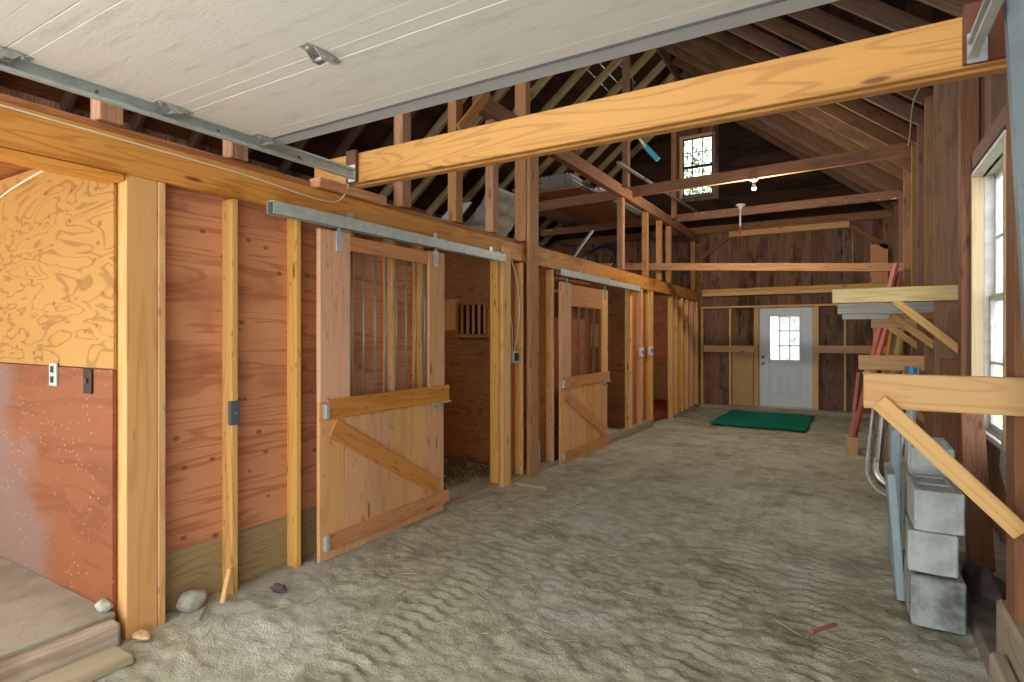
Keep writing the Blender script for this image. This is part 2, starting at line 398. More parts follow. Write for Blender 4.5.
# ------------------------------------------------------------------ ground / floor
def vnoise(X, Y, s, seed):
    rs = np.random.RandomState(seed); G = rs.rand(256, 256)
    x = X*s; y = Y*s; xi = np.floor(x).astype(int); yi = np.floor(y).astype(int); fx = x-xi; fy = y-yi
    fx = fx*fx*(3-2*fx); fy = fy*fy*(3-2*fy)
    g = lambda a, b: G[a % 256, b % 256]
    return (g(xi, yi)*(1-fx)+g(xi+1, yi)*fx)*(1-fy)+(g(xi, yi+1)*(1-fx)+g(xi+1, yi+1)*fx)*fy-0.5
def make_floor():
    xs = np.concatenate([np.arange(-6.7, -3.0, 0.1), np.arange(-3.0, 1.0, 0.02)])
    ys = np.concatenate([np.arange(-1.2, 1.0, 0.06), np.arange(1.0, 6.0, 0.018), np.arange(6.0, 13.3, 0.035)])
    X, Y = np.meshgrid(xs, ys)
    Z = -0.02*np.clip(Y-4, 0, 7.5)
    wx = X+0.25*vnoise(X, Y, 1.3, 9)
    lump = 0.035*vnoise(X, Y, 0.9, 1)+0.02*vnoise(X, Y, 2.7, 2)+0.012*vnoise(X+0.3*Y, Y, 6.5, 3)
    wx2 = X+0.06*vnoise(X, Y, 5, 21); wy2 = Y+0.06*vnoise(X, Y, 5, 22)
    lump += -0.016*(0.25-np.abs(vnoise(wx2, wy2, 9, 4)))-0.022*(0.25-np.abs(vnoise(wx2+0.4*wy2, wy2, 15, 14)))+0.014*vnoise(X, Y, 26, 5)+0.012*np.clip(vnoise(X, Y, 12, 31), 0, 1)
    ridge = np.abs(vnoise(X*0.8+0.5*Y, Y*1.5, 5.0, 6)); lump -= 0.022*sstep(-1.6, 0.3, X)*(0.2-ridge)
    for cx, wob in ((-0.66, 0.05), (-1.95, 0.08), (-0.25, 0.1)):
        c = cx+wob*np.sin(Y*0.9+cx*3)
        d = (X-c)/0.105; m = np.exp(-d**4)*sstep(0.9, 1.3, Y)*(1-0.7*sstep(6, 9, Y))*(0.4+1.2*np.clip(vnoise(X, Y, 0.9, 11)+0.4, 0, 1))
        tread = np.sin(2*math.pi*(Y+0.35*np.abs(X-c))/0.085+0.8*np.sign(X-c))
        Z += m*(0.013*np.clip(tread, -0.6, 0.8)-0.018)
        lump = lump*(1-0.65*np.clip(m, 0, 1))
    edge = 1-sstep(-2.72, -2.95, X)*0.6
    Z = Z+lump*edge
    Z += 0.03*sstep(-2.35, -2.8, X)*(1-sstep(3.0, 4.5, Y))         # debris heaped along the stall wall
    Z += 0.10*sstep(0.42, 0.75, X)*(1-sstep(5.5, 8, Y))            # and along the right wall
    Z = np.where(X < -3.0, np.minimum(Z, 0.05)+0.06*sstep(3.4, 3.9, Y)*(1-sstep(9, 9.6, Y)), Z)
    ny, nx = X.shape
    me = bpy.data.meshes.new('floor')
    V = np.stack([X.ravel(), Y.ravel(), Z.ravel()], 1)
    i = np.arange(ny*nx).reshape(ny, nx)
    F = np.stack([i[:-1, :-1].ravel(), i[:-1, 1:].ravel(), i[1:, 1:].ravel(), i[1:, :-1].ravel()], 1)
    me.vertices.add(len(V)); me.vertices.foreach_set('co', V.ravel())
    me.loops.add(F.size); me.loops.foreach_set('vertex_index', F.ravel())
    me.polygons.add(len(F)); me.polygons.foreach_set('loop_start', np.arange(0, F.size, 4)); me.polygons.foreach_set('loop_total', np.full(len(F), 4))
    me.polygons.foreach_set('use_smooth', np.ones(len(F), bool)); me.update(); me.validate()
    me.materials.append(M['dirt']); o = bpy.data.objects.new('floor', me); C.objects.link(o)
    T(o, 'rutted grey brown dirt floor with tyre tread marks', 'floor', kind='structure')
make_floor()

# straw litter lying on the dirt: uncountable
mb = MB()
for k in range(520):
    q = random.random()
    if q < 0.35: x = -2.78+abs(random.gauss(0, 0.2)); y = random.uniform(1.6, 9.5)
    elif q < 0.6: x = random.uniform(-2.8, -1.2); y = random.uniform(1.5, 6.0)
    elif q < 0.75: x = random.uniform(0.0, 0.6); y = random.uniform(1.6, 3.4)
    else: x = random.uniform(-2.6, 0.5); y = random.uniform(1.2, 8)
    L = random.uniform(0.01, 0.045) if q < 0.9 else random.uniform(0.05, 0.11); a = random.uniform(0, 6.28); z = ground(y)+0.035
    if x < -3: z += 0.07
    mb.beam((x-L*math.cos(a), y-L*math.sin(a), z-0.012), (x+L*math.cos(a), y+L*math.sin(a), z+0.004), 0.0035, 0.003, b=0.0005)
T(mb.build('straw_litter', 'straw'), 'loose straw bits scattered over the dirt floor', 'straw', kind='stuff')

mb = MB()
for k in range(700):
    x = random.uniform(-4.9, -3.06); y = random.uniform(3.3, 5.1); L = random.uniform(0.03, 0.1); a = random.uniform(0, 6.28); z = 0.11
    mb.beam((x-L*math.cos(a), y-L*math.sin(a), z-0.03), (x+L*math.cos(a), y+L*math.sin(a), z+random.uniform(-0.02, 0.04)), 0.012, 0.006, b=0.001)
T(mb.build('straw_bedding', 'bedding'), 'dark trampled straw bedding on the nearest closed stall floor', 'straw', kind='stuff')

# ------------------------------------------------------------------ walls, roof
WINR = (4.5, 5.6, 0.74, 2.66)
mb = MB(); y = -1.0
while y < YB:
    w = random.uniform(0.17, 0.27); y1 = min(y+w, YB+0.02)
    zt = roof(XR)-0.02; segs = [(-0.3, zt)]
    if y1 > WINR[0] and y < WINR[1]:
        segs = [(-0.3, WINR[2]), (WINR[3], zt)]
        if y < WINR[0]: y1 = WINR[0]; segs = [(-0.3, zt)]
        elif y1 > WINR[1]: y1 = WINR[1]
    for a, b in segs: mb.box(0.86+random.uniform(0, 0.006), 0.888, y+0.002, y1-0.002, a, b, b=0.003, grain=2)
    y = y1
T(mb.build('wall_right', 'right'), 'brown vertical barn boards of the right wall', 'wall', kind='structure')

mb = MB(); y = -1.0
while y < YB:
    w = random.uniform(0.2, 0.28); mb.box(XL-0.03, XL, y, y+w-0.002, -0.3, roof(XL), grain=2); y += w
T(mb.build('wall_left', 'back'), 'dark outer boards behind the stalls and loft', 'wall', kind='structure')

# back gable: vertical boards, split round the door and the loft window
DR = (-1.66, -0.65, -0.06, 2.01); WG = (-3.27, -2.61, 4.58, 5.87)
mb = MB(); x = XL
cuts = sorted([DR[0], DR[1], WG[0], WG[1], 0.88])
while x < 0.879:
    w = random.uniform(0.13, 0.2); x1 = x+w
    for c in cuts:
        if x+1e-4 < c < x1: x1 = c; break
    xm = (x+x1)/2; holes = []
    if DR[0] < xm < DR[1]: holes.append((DR[2], DR[3]))
    if WG[0] < xm < WG[1]: holes.append((WG[2], WG[3]))
    zt = max(roof(x), roof(x1))+0.02; z = -0.35
    for a, b in holes+[(zt, None)]:
        if a-z > 0.02: 
            ins = 0.0015 if random.random() < 0.03 else 0.0002
            mb.box(x+ins, x1-ins, YB, YB+0.024, z, a, b=0.002, grain=2)
        z = b
    x = x1
T(mb.build('wall_back', 'back'), 'dark vertical board end wall with the door and loft window', 'wall', kind='structure')
# horizontal boards lining the upper gable
mb = MB(); z = 3.86
while z < 6.3:
    h = random.uniform(0.17, 0.23); ha = (RZ-z-h)/SL
    for (a, b) in ((RX-ha, RX+ha),):
        parts = [(a, b)]
        if z+h > WG[2]-0.1 and z < WG[3]+0.1: parts = [(a, WG[0]-0.12), (WG[1]+0.12, b)]
        for p, q in parts:
            if q-p > 0.05:
                e = h/SL; pl = p-e if abs(p-a) < 1e-6 else p; qr = q+e if abs(q-b) < 1e-6 else q
                mb.prism([(pl, z+0.003), (qr, z+0.003), (q, z+h-0.003), (p, z+h-0.003)], 1, YB-0.022, YB-0.001)
    z += h
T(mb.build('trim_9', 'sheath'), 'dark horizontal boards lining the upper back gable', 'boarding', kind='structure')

# roof sheathing: boards along Y, both slopes, one shell
mb = MB(); cs = 1/math.sqrt(1+SL*SL); sn = SL*cs
for sgn, ext in ((1, 3.95/cs), (-1, 3.95/cs)):
    ax1 = Vector((sgn*cs, 0, -sn)); nrm = Vector((sgn*sn, 0, cs)); d = 0.0
    while d < ext:
        w = random.uniform(0.17, 0.25)
        c = Vector((RX, 0, RZ))+ax1*(d+w/2)+nrm*0.012
        for ya, yb in ((-0.9, 4.3), (4.3, 8.6), (8.6, 13.3)):
            mb.obox((c.x, (ya+yb)/2, c.z), (Vector((0, 1, 0)), ax1, nrm), ((yb-ya)/2-0.001, w/2-0.0006, 0.011), 0.002, 0)
        d += w
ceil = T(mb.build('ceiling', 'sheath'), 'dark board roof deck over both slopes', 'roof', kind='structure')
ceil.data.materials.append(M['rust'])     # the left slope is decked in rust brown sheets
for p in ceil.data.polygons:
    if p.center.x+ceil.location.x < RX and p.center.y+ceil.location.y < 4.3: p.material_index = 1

bx('trim_1', 'sheath', 'dark cap board closing the roof ridge', 'roof trim', (RX-0.16, RX+0.16, -0.9, 13.3, RZ-0.02, RZ+0.05), kind='structure')
# rafters
ry = [0.7+0.62*i for i in range(20)]
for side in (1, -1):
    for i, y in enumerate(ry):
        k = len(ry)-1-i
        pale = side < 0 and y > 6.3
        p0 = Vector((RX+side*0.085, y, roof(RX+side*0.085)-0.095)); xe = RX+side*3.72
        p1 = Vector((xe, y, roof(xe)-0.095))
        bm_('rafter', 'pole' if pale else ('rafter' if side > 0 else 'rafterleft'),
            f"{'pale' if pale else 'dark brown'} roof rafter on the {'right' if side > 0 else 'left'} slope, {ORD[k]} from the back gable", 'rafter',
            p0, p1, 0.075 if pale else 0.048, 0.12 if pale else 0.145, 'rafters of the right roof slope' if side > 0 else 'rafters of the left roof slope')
bx('ridge_board', 'rafter', 'long dark ridge board where the two roof slopes meet', 'ridge board', (RX-0.02, RX+0.02, -0.8, 13.05, RZ-0.3, RZ-0.06))

# ------------------------------------------------------------------ stall wall
FY = [ # y0,y1,x0,x1,z1, label
    (1.892, 1.93, 'narrow bare stud with the grey box, beside the thick corner post'),
    (2.312, 2.35, 'bare stud just left of the nearest sliding stall door'),
    (2.75, 2.788, 'stud behind the left bars of the nearest stall door'),
    (3.15, 3.188, 'stud behind the middle bars of the nearest stall door'),
    (3.48, 3.518, 'stud behind the right bars of the nearest stall door'),
    (4.62, 4.66, 'pale trimmer stud at the far side of the nearest doorway'),
    (5.08, 5.12, 'yellow stud left against the grey tall post'),
    (5.38, 5.42, 'yellow stud right against the grey tall post'),
    (5.79, 5.83, 'lone stud between the grey tall post and second stall door'),
    (8.44, 8.54, 'thick stud under the far end of the second door track'),
    (8.98, 9.05, 'stud carrying the left of two pale switch boxes'),
    (9.5, 9.62, 'stud carrying the right of two pale switch boxes'),
    (10.84, 10.92, 'stud at the far side of the third doorway'),
    (11.2, 11.24, 'first stud in the row past the third doorway'),
    (11.62, 11.68, 'second stud in the row past the third doorway'),
    (12.05, 12.09, 'third stud in the row past the third doorway'),
    (12.48, 12.52, 'fourth stud in the row past the third doorway'),
    (12.92, 12.98, 'last stud of the stall wall beside the back wall'),
]
for y0, y1, lab in FY:
    bx('wall_stud', 'stud', lab, 'stud', (-2.99, -2.9, y0, y1, ground(y0)-0.05, 2.195), 'studs of the stall wall')
bx('corner_post', 'corner', 'thick square corner post at the near end of the stall wall', 'post', (-3.04, -2.9, 1.365, 1.505, -0.06, 2.2))
bx('wall_stud', 'stud', 'pale stud nailed flat against the thick corner post', 'stud', (-2.99, -2.897, 1.507, 1.543, -0.04, 2.2), 'studs of the stall wall')
bx('door_post', 'new', 'knotty post beyond the nearest doorway, topping out over the track end', 'post', (-3.02, -2.868, 4.665, 4.81, -0.06, 2.3))
bx('tall_post', 'hung', 'tall greyish post rising from the dirt past the stall beam', 'post', (-2.885, -2.84, 5.15, 5.34, -0.07, 3.45), b=0.006)
bx('tall_post', 'hung', 'tall reddish post backing the grey one above the stall beam', 'post', (-3.02, -2.887, 5.14, 5.24, 2.425, 6.2))

# panels between the studs
def panel(mat, y0, y1, z0, z1, lab, x=-3.005, cat='panel'):
    return T(MB().box(x, x+0.014, y0, y1, z0, z1, b=0.002, grain=1).build('plywood_panel', mat), lab, cat, 'plywood panels of the stall wall')
panel('plyred', 1.545, 3.5, 0.336, 1.42, 'red brown plywood sheet, lower one behind the nearest stall door')
panel('plyred', 1.545, 3.5, 1.4202, 2.092, 'red brown plywood sheet, upper one behind the nearest stall door')
panel('plyred', 1.545, 3.5, 2.0922, 2.31, 'narrow red brown plywood strip under the stall beam')
bx('kick_plank', 'kick', 'wide grey grained plank along the foot of the near stall wall', 'plank', (-3.012, -2.992, 1.545, 3.5, -0.06, 0.336), grain=1)
panel('plyorg', 4.82, 5.06, 0.0, 2.3, 'narrow orange plywood strip behind the switch box and white cable')
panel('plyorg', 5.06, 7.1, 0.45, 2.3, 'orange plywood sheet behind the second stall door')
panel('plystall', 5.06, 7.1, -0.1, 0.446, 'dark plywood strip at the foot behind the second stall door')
panel('plyorg', 8.56, 9.5, -0.1, 2.3, 'orange plywood between the second and third doorways')
panel('plyorg', 10.94, 13.0, -0.2, 2.3, 'orange plywood behind the row of studs near the back wall')
bx('sole_plate', 'sill', 'dusty timber sill under the second stall door', 'sill', (-3.0, -2.88, 4.83, 9.6, -0.16, 0.015), grain=1)
bx('sole_plate', 'sill', 'dusty timber sill under the farthest row of studs', 'sill', (-3.0, -2.88, 10.9, 13.0, -0.25, -0.085), grain=1)
bx('sole_plate', 'sill', 'dusty timber threshold across the nearest stall doorway', 'sill', (-3.0, -2.9, 3.5, 4.64, -0.1, 0.03), grain=1)

# long beams over the stall fronts
bx('stall_beam', 'beam', 'long amber beam over the stall fronts, face board with the white wire', 'beam', (-2.935, -2.89, -0.9, 5.1, 2.2, 2.375), b=0.006)
bx('stall_beam', 'beam', 'amber stall beam past the grey tall post, running to the back wall', 'beam', (-2.935, -2.89, 5.1, 13.0, 2.2, 2.4), b=0.006)
bx('stall_beam', 'beamold', 'red brown board set back on top of the amber stall beam', 'beam', (-3.0, -2.94, -0.9, 13.0, 2.3, 2.425), b=0.005)
bx('stall_beam', 'beam', 'flat amber plank under the stall beam above the open near stall', 'beam', (-3.03, -2.90, -0.9, 1.36, 2.165, 2.198), b=0.004)

# near stall: partition, slab, threshold
mb = MB()
T(MB().box(-6.6, -2.975, 1.345, 1.36, 1.29, 2.36, b=0.002, grain=0).build('stall_partition', 'plytan'), 'tan figured plywood, upper half of the near stall side wall', 'panel')
T(MB().box(-6.6, -2.975, 1.34, 1.36, 0.14, 1.286, b=0.002, grain=0, off=(0, 0, 0)).build('stall_partition', 'plybrown'), 'scuffed brown plywood, lower half of the near stall side wall', 'panel')
bx('partition_frame', 'hung', 'plank wall backing the near stall side plywood', 'panel', (-6.6, -3.05, 1.362, 1.47, 0.0, 2.36), grain=0)
bx('floor_platform', 'slab', 'dusty raised floor of the open near stall', 'platform', (-6.6, -2.94, -0.9, 1.34, -0.1, 0.16))
th = MB().box(-2.938, -2.86, -0.9, 1.33, -0.05, 0.145, b=0.02)
T(th.build('threshold_timber', 'thresh'), 'split weathered timber edging the near stall floor', 'timber')
T(MB().beam((-2.75, 0.2, 0.042), (-2.76, 1.29, 0.042), 0.17, 0.035).build('loose_plank', 'plank'), 'short loose plank lying on the dirt by the split timber', 'plank')
for yy, lab in ((5.2, 'plywood side wall seen through the nearest stall doorway'), (8.75, 'plywood side wall seen through the second stall doorway'), ):
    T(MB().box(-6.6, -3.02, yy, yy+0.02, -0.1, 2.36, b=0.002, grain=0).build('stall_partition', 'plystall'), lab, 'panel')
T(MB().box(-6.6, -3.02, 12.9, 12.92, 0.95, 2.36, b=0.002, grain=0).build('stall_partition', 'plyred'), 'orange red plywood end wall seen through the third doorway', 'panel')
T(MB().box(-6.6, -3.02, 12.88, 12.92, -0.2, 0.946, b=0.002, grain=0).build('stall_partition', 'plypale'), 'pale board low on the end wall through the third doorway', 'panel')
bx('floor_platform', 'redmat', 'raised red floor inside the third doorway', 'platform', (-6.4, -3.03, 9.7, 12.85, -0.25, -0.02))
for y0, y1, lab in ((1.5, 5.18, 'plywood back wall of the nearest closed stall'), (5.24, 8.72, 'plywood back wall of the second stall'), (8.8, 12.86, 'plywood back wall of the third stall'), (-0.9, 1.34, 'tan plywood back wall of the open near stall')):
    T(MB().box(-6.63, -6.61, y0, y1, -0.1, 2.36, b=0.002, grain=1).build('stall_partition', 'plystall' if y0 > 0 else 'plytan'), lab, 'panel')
bx('patch_board', 'plypale', 'small pale square of board on the second stall side wall', 'board', (-3.72, -3.5, 8.735, 8.751, 1.25, 1.62))
bx('patch_board', 'plypale', 'small pale square of board on the nearest stall side wall', 'board', (-3.98, -3.78, 5.185, 5.201, 1.5, 1.85))
# barred vent in the first stall
v = thing('barred_vent', (-3.55, 5.15, 1.4), 'small wooden barred vent on the nearest stall side wall', 'vent')
mb = MB()
for a in ((-3.78, -3.74, 1.42, 1.82), (-3.36, -3.32, 1.42, 1.82)): mb.box(a[0], a[1], 5.13, 5.19, a[2], a[3])
for a in ((1.42, 1.46), (1.78, 1.82)): mb.box(-3.74, -3.36, 5.13, 5.19, a[0], a[1])
mb.build('vent_frame', 'plystall', v)
MB().box(-3.74, -3.36, 5.175, 5.19, 1.46, 1.78, b=0.001).build('backing', 'black', v)
for k in range(5): MB().box(-3.715+k*0.075, -3.68+k*0.075, 5.14, 5.165, 1.46, 1.78).build('slat', 'hung', v)
# loft deck above the stalls
mb = MB(); x = -6.6
while x < -3.05: mb.box(x, x+0.195, -0.9, 13.05, 2.375, 2.4, grain=1); x += 0.2
T(mb.build('floor_loft', 'plyorg'), 'boards of the low loft over the stalls', 'loft floor', kind='structure')

# ------------------------------------------------------------------ sliding stall doors
def stall_door(y0, y1, z0, z1, lab, nb, barmat, plain_top=False):
    X0 = -2.868
    d = thing('stall_door', (X0+0.02, (y0+y1)/2, z0), lab, 'stall door', 'sliding stall doors')
    st = 0.25 if not plain_top else 0.27; st2 = 0.2; zo = z0+1.0; zt = z1-0.11 if not plain_top else z1-0.27
    def B(n, m, *a, g=None): return MB().box(*a, grain=g).build(n, m, d)
    B('stile', 'door', X0, X0+0.036, y0, y0+st, zo, z1, g=2)
    B('stile', 'door', X0, X0+0.036, y1-st2, y1, zo, z1-0.005, g=2)
    B('top_rail', 'doorrail', X0+0.002, X0+0.03, y0+st, y1-st2, zt, z1-0.012, g=1)
    n = 6; w = (y1-y0)/n
    pl = MB()
    for k in range(n):
        pl.box(X0, X0+0.028, y0+k*w+0.0015, y0+(k+1)*w-0.0015, z0+0.003*random.random(), zo, b=0.004, grain=2)
    pl.build('plank_panel', 'door', d)
    mid = B('mid_rail', 'doorrail', X0+0.028, X0+0.047, y0+0.055, y1+0.05, zo-0.11, zo+0.02, g=1)
    bot = B('bottom_rail', 'doorrail' , X0+0.028, X0+0.047, y0+0.055, y1+0.05, z0+0.06, z0+0.165, g=1)
    MB().beam((X0+0.037, y0+0.1, zo-0.165), (X0+0.037, y1-0.1, z0+0.215), 0.018, 0.125, up=(0, 0, 1)).build('brace', 'doorrail', d)
    for zz in (zo-0.1, z0+0.07): MB().box(X0+0.028, X0+0.058, y0+0.03, y0+0.06, zz, zz+0.09, b=0.003).build('corner_plate', 'galv', d)
    for k in range(nb):
        yy = y0+st+0.03+(y1-st2-y0-st-0.06)*k/(nb-1)
        if barmat == 'bar': MB().tube([(X0+0.018, yy, zo-0.02), (X0+0.018, yy, zt+0.03)], 0.0085, 10).build('bar', 'bar', d, smooth=True)
        else: MB().box(X0+0.006, X0+0.026, yy-0.024, yy+0.024, zo-0.02, zt+0.03, grain=2).build('bar', barmat, d)
    # hangers
    for yy in (y0+0.15, y1-0.12):
        h = MB().box(X0+0.037, X0+0.047, yy-0.03, yy+0.03, z1-0.13, z1+0.0, b=0.003)
        h.box(X0+0.037, X0+0.043, yy-0.012, yy+0.012, z1-0.01, z1+0.055, b=0.002)
        ho = h.build('hanger', 'steel', d)
        bo = MB()
        for zz in (z1-0.1, z1-0.04): bo.tube([(X0+0.045, yy, zz), (X0+0.054, yy, zz)], 0.008, 6)
        bo.build('bolt', 'galv', ho)
    zz = z0+0.9-0.02
    l = MB().tube([(X0+0.05, y1-0.17, zz), (X0+0.05, y1+0.06, zz+0.005)], 0.008, 8).box(X0+0.028, X0+0.042, y1-0.15, y1-0.1, zz-0.03, zz+0.03)
    lo = l.build('latch', 'steel', d)
    MB().beam((X0+0.05, y1-0.08, zz), (X0+0.055, y1-0.075, zz-0.07), 0.02, 0.008, up=(1, 0, 0)).build('latch_handle', 'steel', lo)
    # staple ring half way
    return d
d1 = stall_door(2.435, 3.70, 0.025, 2.115, 'nearest pine sliding stall door with eight steel bars and diagonal brace', 8, 'bar')
stall_door(5.87, 7.32, -0.06, 2.06, 'second pine sliding stall door, farther back, with brown wooden bars', 5, 'rpost', True)
mb = MB(); mb.tube([(-2.84, 3.06, 0.83), (-2.832, 3.062, 0.79), (-2.832, 3.075, 0.775), (-2.832, 3.09, 0.79), (-2.84, 3.09, 0.83)], 0.004, 6)
mb.build('ring', 'bar', d1)
def track(y0, y1, z, lab):
    t = thing('sliding_door_track', (-2.83, (y0+y1)/2, z), lab, 'track', 'sliding door tracks')
    mb = MB()
    X0, X1 = -2.862, -2.8
    mb.box(X0, X1, y0, y1, z+0.066, z+0.071, b=0.001); mb.box(X0, X0+0.005, y0, y1, z, z+0.068, b=0.001); mb.box(X1-0.005, X1, y0, y1, z, z+0.068, b=0.001)
    mb.box(X0, X0+0.018, y0, y1, z-0.003, z+0.002, b=0.001); mb.box(X1-0.018, X1, y0, y1, z-0.003, z+0.002, b=0.001)
    mb.build('rail', 'galv', t)
    MB().box(X0+0.004, X1-0.004, y0+0.004, y0+0.012, z+0.003, z+0.066, b=0.001).build('end_stop', 'greybox', t)
    L = y1-y0
    for f in (0.26, 0.62, 0.95):
        yy = y0+L*f
        MB().box(-2.89, X1+0.004, yy-0.018, yy+0.018, z+0.0715, z+0.078, b=0.001).box(-2.889, -2.883, yy-0.025, yy+0.025, z+0.07, z+0.13, b=0.001).build('bracket', 'steel', t)
track(2.08, 4.6, 2.142, 'long galvanised track over the nearest stall door and doorway')
track(5.8, 8.62, 2.13, 'galvanised track over the second stall door, farther back')

# small fittings on the stall wall
def box_fitting(name, lab, x0, x1, y0, y1, z0, z1, mat, faces=None, g=None, cat='switch box'):
    t = thing(name, ((x0+x1)/2, (y0+y1)/2, z0), lab, cat, g)
    MB().box(x0, x1, y0, y1, z0, z1, b=0.003).build('box', mat, t)
    for nm, m, a in faces or []: MB().box(*a, b=0.002).build(nm, m, t)
    return t
box_fitting('switch_box', 'dark grey box on the side of the narrow near stud', -2.91, -2.885, 1.875, 1.935, 0.96, 1.09, 'greybox', [('screw', 'steel', (-2.886, -2.882, 1.9, 1.908, 1.02, 1.028))])
box_fitting('outlet_box', 'metal outlet box with cable between the knotty post and grey tall post', -2.96, -2.88, 4.88, 5.0, 1.17, 1.29, 'galv',
    [('socket', 'darkbox', (-2.881, -2.876, 4.9, 4.935, 1.19, 1.27)), ('socket', 'darkbox', (-2.881, -2.876, 4.945, 4.98, 1.19, 1.27))])
box_fitting('outlet_box', 'pale outlet box, left one of the far pair past the second doorway', -2.93, -2.885, 8.94, 9.04, 1.1, 1.24, 'porcelain', [('socket', 'darkbox', (-2.886, -2.88, 8.965, 9.015, 1.14, 1.2))])
box_fitting('outlet_box', 'pale outlet box, right one of the far pair by the third doorway', -2.93, -2.885, 9.42, 9.55, 1.11, 1.26, 'porcelain', [('socket', 'darkbox', (-2.886, -2.88, 9.45, 9.52, 1.15, 1.22))])
box_fitting('outlet_plate', 'pale metal outlet plate on the near stall side wall, left of the dark switch', -3.61, -3.53, 1.328, 1.34, 1.185, 1.305, 'galv',
    [('socket', 'darkbox', (-3.585, -3.555, 1.324, 1.329, 1.255, 1.288)), ('socket', 'darkbox', (-3.585, -3.555, 1.324, 1.329, 1.202, 1.235))], cat='outlet')
box_fitting('switch_plate', 'dark brown switch plate on the near stall side wall', -3.235, -3.155, 1.328, 1.34, 1.165, 1.285, 'darkbox',
    [('toggle', 'brownplate', (-3.202, -3.188, 1.318, 1.329, 1.215, 1.24))], cat='switch')

def cable(name, lab, pts, r, mat, cat='cable', n=6):
    P = [Vector(p) for p in pts]; out = []
    for i in range(len(P)-1):
        a = P[max(i-1, 0)]; b = P[i]; c = P[i+1]; d = P[min(i+2, len(P)-1)]
        for k in range(6):
            t = k/6
            out.append(0.5*((2*b)+(c-a)*t+(2*a-5*b+4*c-d)*t*t+(3*b-a-3*c+d)*t**3))
    out.append(P[-1])
    return T(MB().tube(out, r, n).build(name, mat, smooth=True), lab, cat)
cable('electric_cable', 'white wire stapled along the face of the long amber beam', [(-2.884, -0.8, 2.37), (-2.884, 0.5, 2.362), (-2.884, 1.3, 2.35), (-2.884, 2.0, 2.335), (-2.87, 2.45, 2.3), (-2.86, 2.62, 2.33), (-2.85, 2.69, 2.45)], 0.004, 'wire')
cable('electric_cable', 'white cable dropping to the metal outlet box', [(-2.89, 4.86, 2.2), (-2.885, 4.97, 1.95), (-2.89, 5.01, 1.7), (-2.89, 4.97, 1.45), (-2.9, 4.92, 1.29)], 0.005, 'wire')
cable('electric_cable', 'second thin white cable beside the knotty post', [(-2.9, 4.83, 2.2), (-2.9, 4.85, 1.7), (-2.895, 4.88, 1.5), (-2.91, 4.91, 1.29)], 0.004, 'wire')
cable('electric_cable', 'white cable dropping to the right pale outlet box', [(-2.89, 9.3, 2.2), (-2.89, 9.36, 1.8), (-2.89, 9.34, 1.5), (-2.9, 9.45, 1.26)], 0.006, 'wire')
cable('electric_cable', 'white wire sagging along the top of the near stall side wall', [(-4.9, 1.338, 2.1), (-4.3, 1.34, 2.25), (-3.8, 1.34, 2.32), (-3.2, 1.34, 2.36)], 0.006, 'wire')
T(MB().box(-2.985, -2.97, 5.46, 5.62, -0.02, 0.27, b=0.003).build('pale_plate', 'paleblue'), 'small pale blue plate standing at the foot of the stall wall', 'plate')

# stones and sticks by the corner post
T(MB().blob((-2.93, 1.69, 0.075), (0.05, 0.075, 0.055), 3, 0.18).build('stone', 'stone', smooth=True), 'egg shaped grey stone at the foot of the near stall wall', 'stone')
T(MB().blob((-3.0, 1.315, 0.185), (0.045, 0.03, 0.03), 5, 0.3).build('stone', 'stone', smooth=True), 'small white stone on the near stall floor by the corner post', 'stone')
T(MB().blob((-2.83, 1.4, 0.055), (0.05, 0.03, 0.016), 8, 0.4).build('wood_chip', 'arm', smooth=True), 'flat tan chip on the dirt at the base of the corner post', 'chip')
T(MB().blob((-2.72, 2.05, 0.05), (0.05, 0.035, 0.02), 9, 0.4).build('stone', 'rock', smooth=True), 'flat brown stone on the dirt below the narrow stud', 'stone')
bm_('wood_stick', 'stud', 'short broken stick leaning at the foot of the narrow near stud', 'stick', (-2.86, 1.81, 0.02), (-2.885, 1.87, 0.19), 0.025, 0.02)
bm_('wood_stick', 'weather', 'thin twig lying beside the grey egg shaped stone', 'stick', (-2.85, 1.72, 0.055), (-2.74, 1.62, 0.05), 0.012, 0.01)
T(MB().box(-2.8, -2.45, 4.75, 5.0, -0.03, 0.028, b=0.006).build('loose_plank', 'sill'), 'flat dusty board lying in the dirt before the knotty post', 'plank')

# ------------------------------------------------------------------ frame above the stalls
HP = [(1.26, 4.6), (1.9, 4.6), (3.28, 4.6), (3.96, 4.6), (4.55, 3.5), (8.12, 3.5), (9.3, 3.5), (10.1, 3.5), (10.72, 3.5), (12.7, 3.5)]
HL = ['behind the garage door track near the corner post', 'left of the garage door bottom edge', 'first right of the big header beam end', 'second right of the big header beam end',
      'just left of the tall reddish post', 'below the tie beam, beyond the tall post', 'first of the close group near the back', 'second of the close group near the back', 'third of the close group near the back', 'beside the back wall']
for (y, z1), l in zip(HP, HL):
    bx('loft_post', 'hung', 'short brown post on the stall beam, '+l, 'post', (-3.0, -2.91, y, y+0.1, 2.426, z1), 'short posts on the stall beam')
bx('loft_beam', 'tie', 'long brown beam above the stall beam, running toward the back wall', 'beam', (-2.98, -2.88, 4.3, 13.05, 3.5, 3.66), b=0.006)
bm_('brace', 'hung', 'small slanted brace near the front end of the long loft beam', 'brace', (-2.865, 3.95, 3.2), (-2.865, 4.4, 3.68), 0.03, 0.09)
for y, l in ((8.0, 'rising past the near tie beam to the rafters'), (10.65, 'rising left of the loft window')):
    bx('roof_post', 'tie', 'upright brown post '+l, 'post', (-2.875, -2.79, y, y+0.11, 3.62, 6.2))
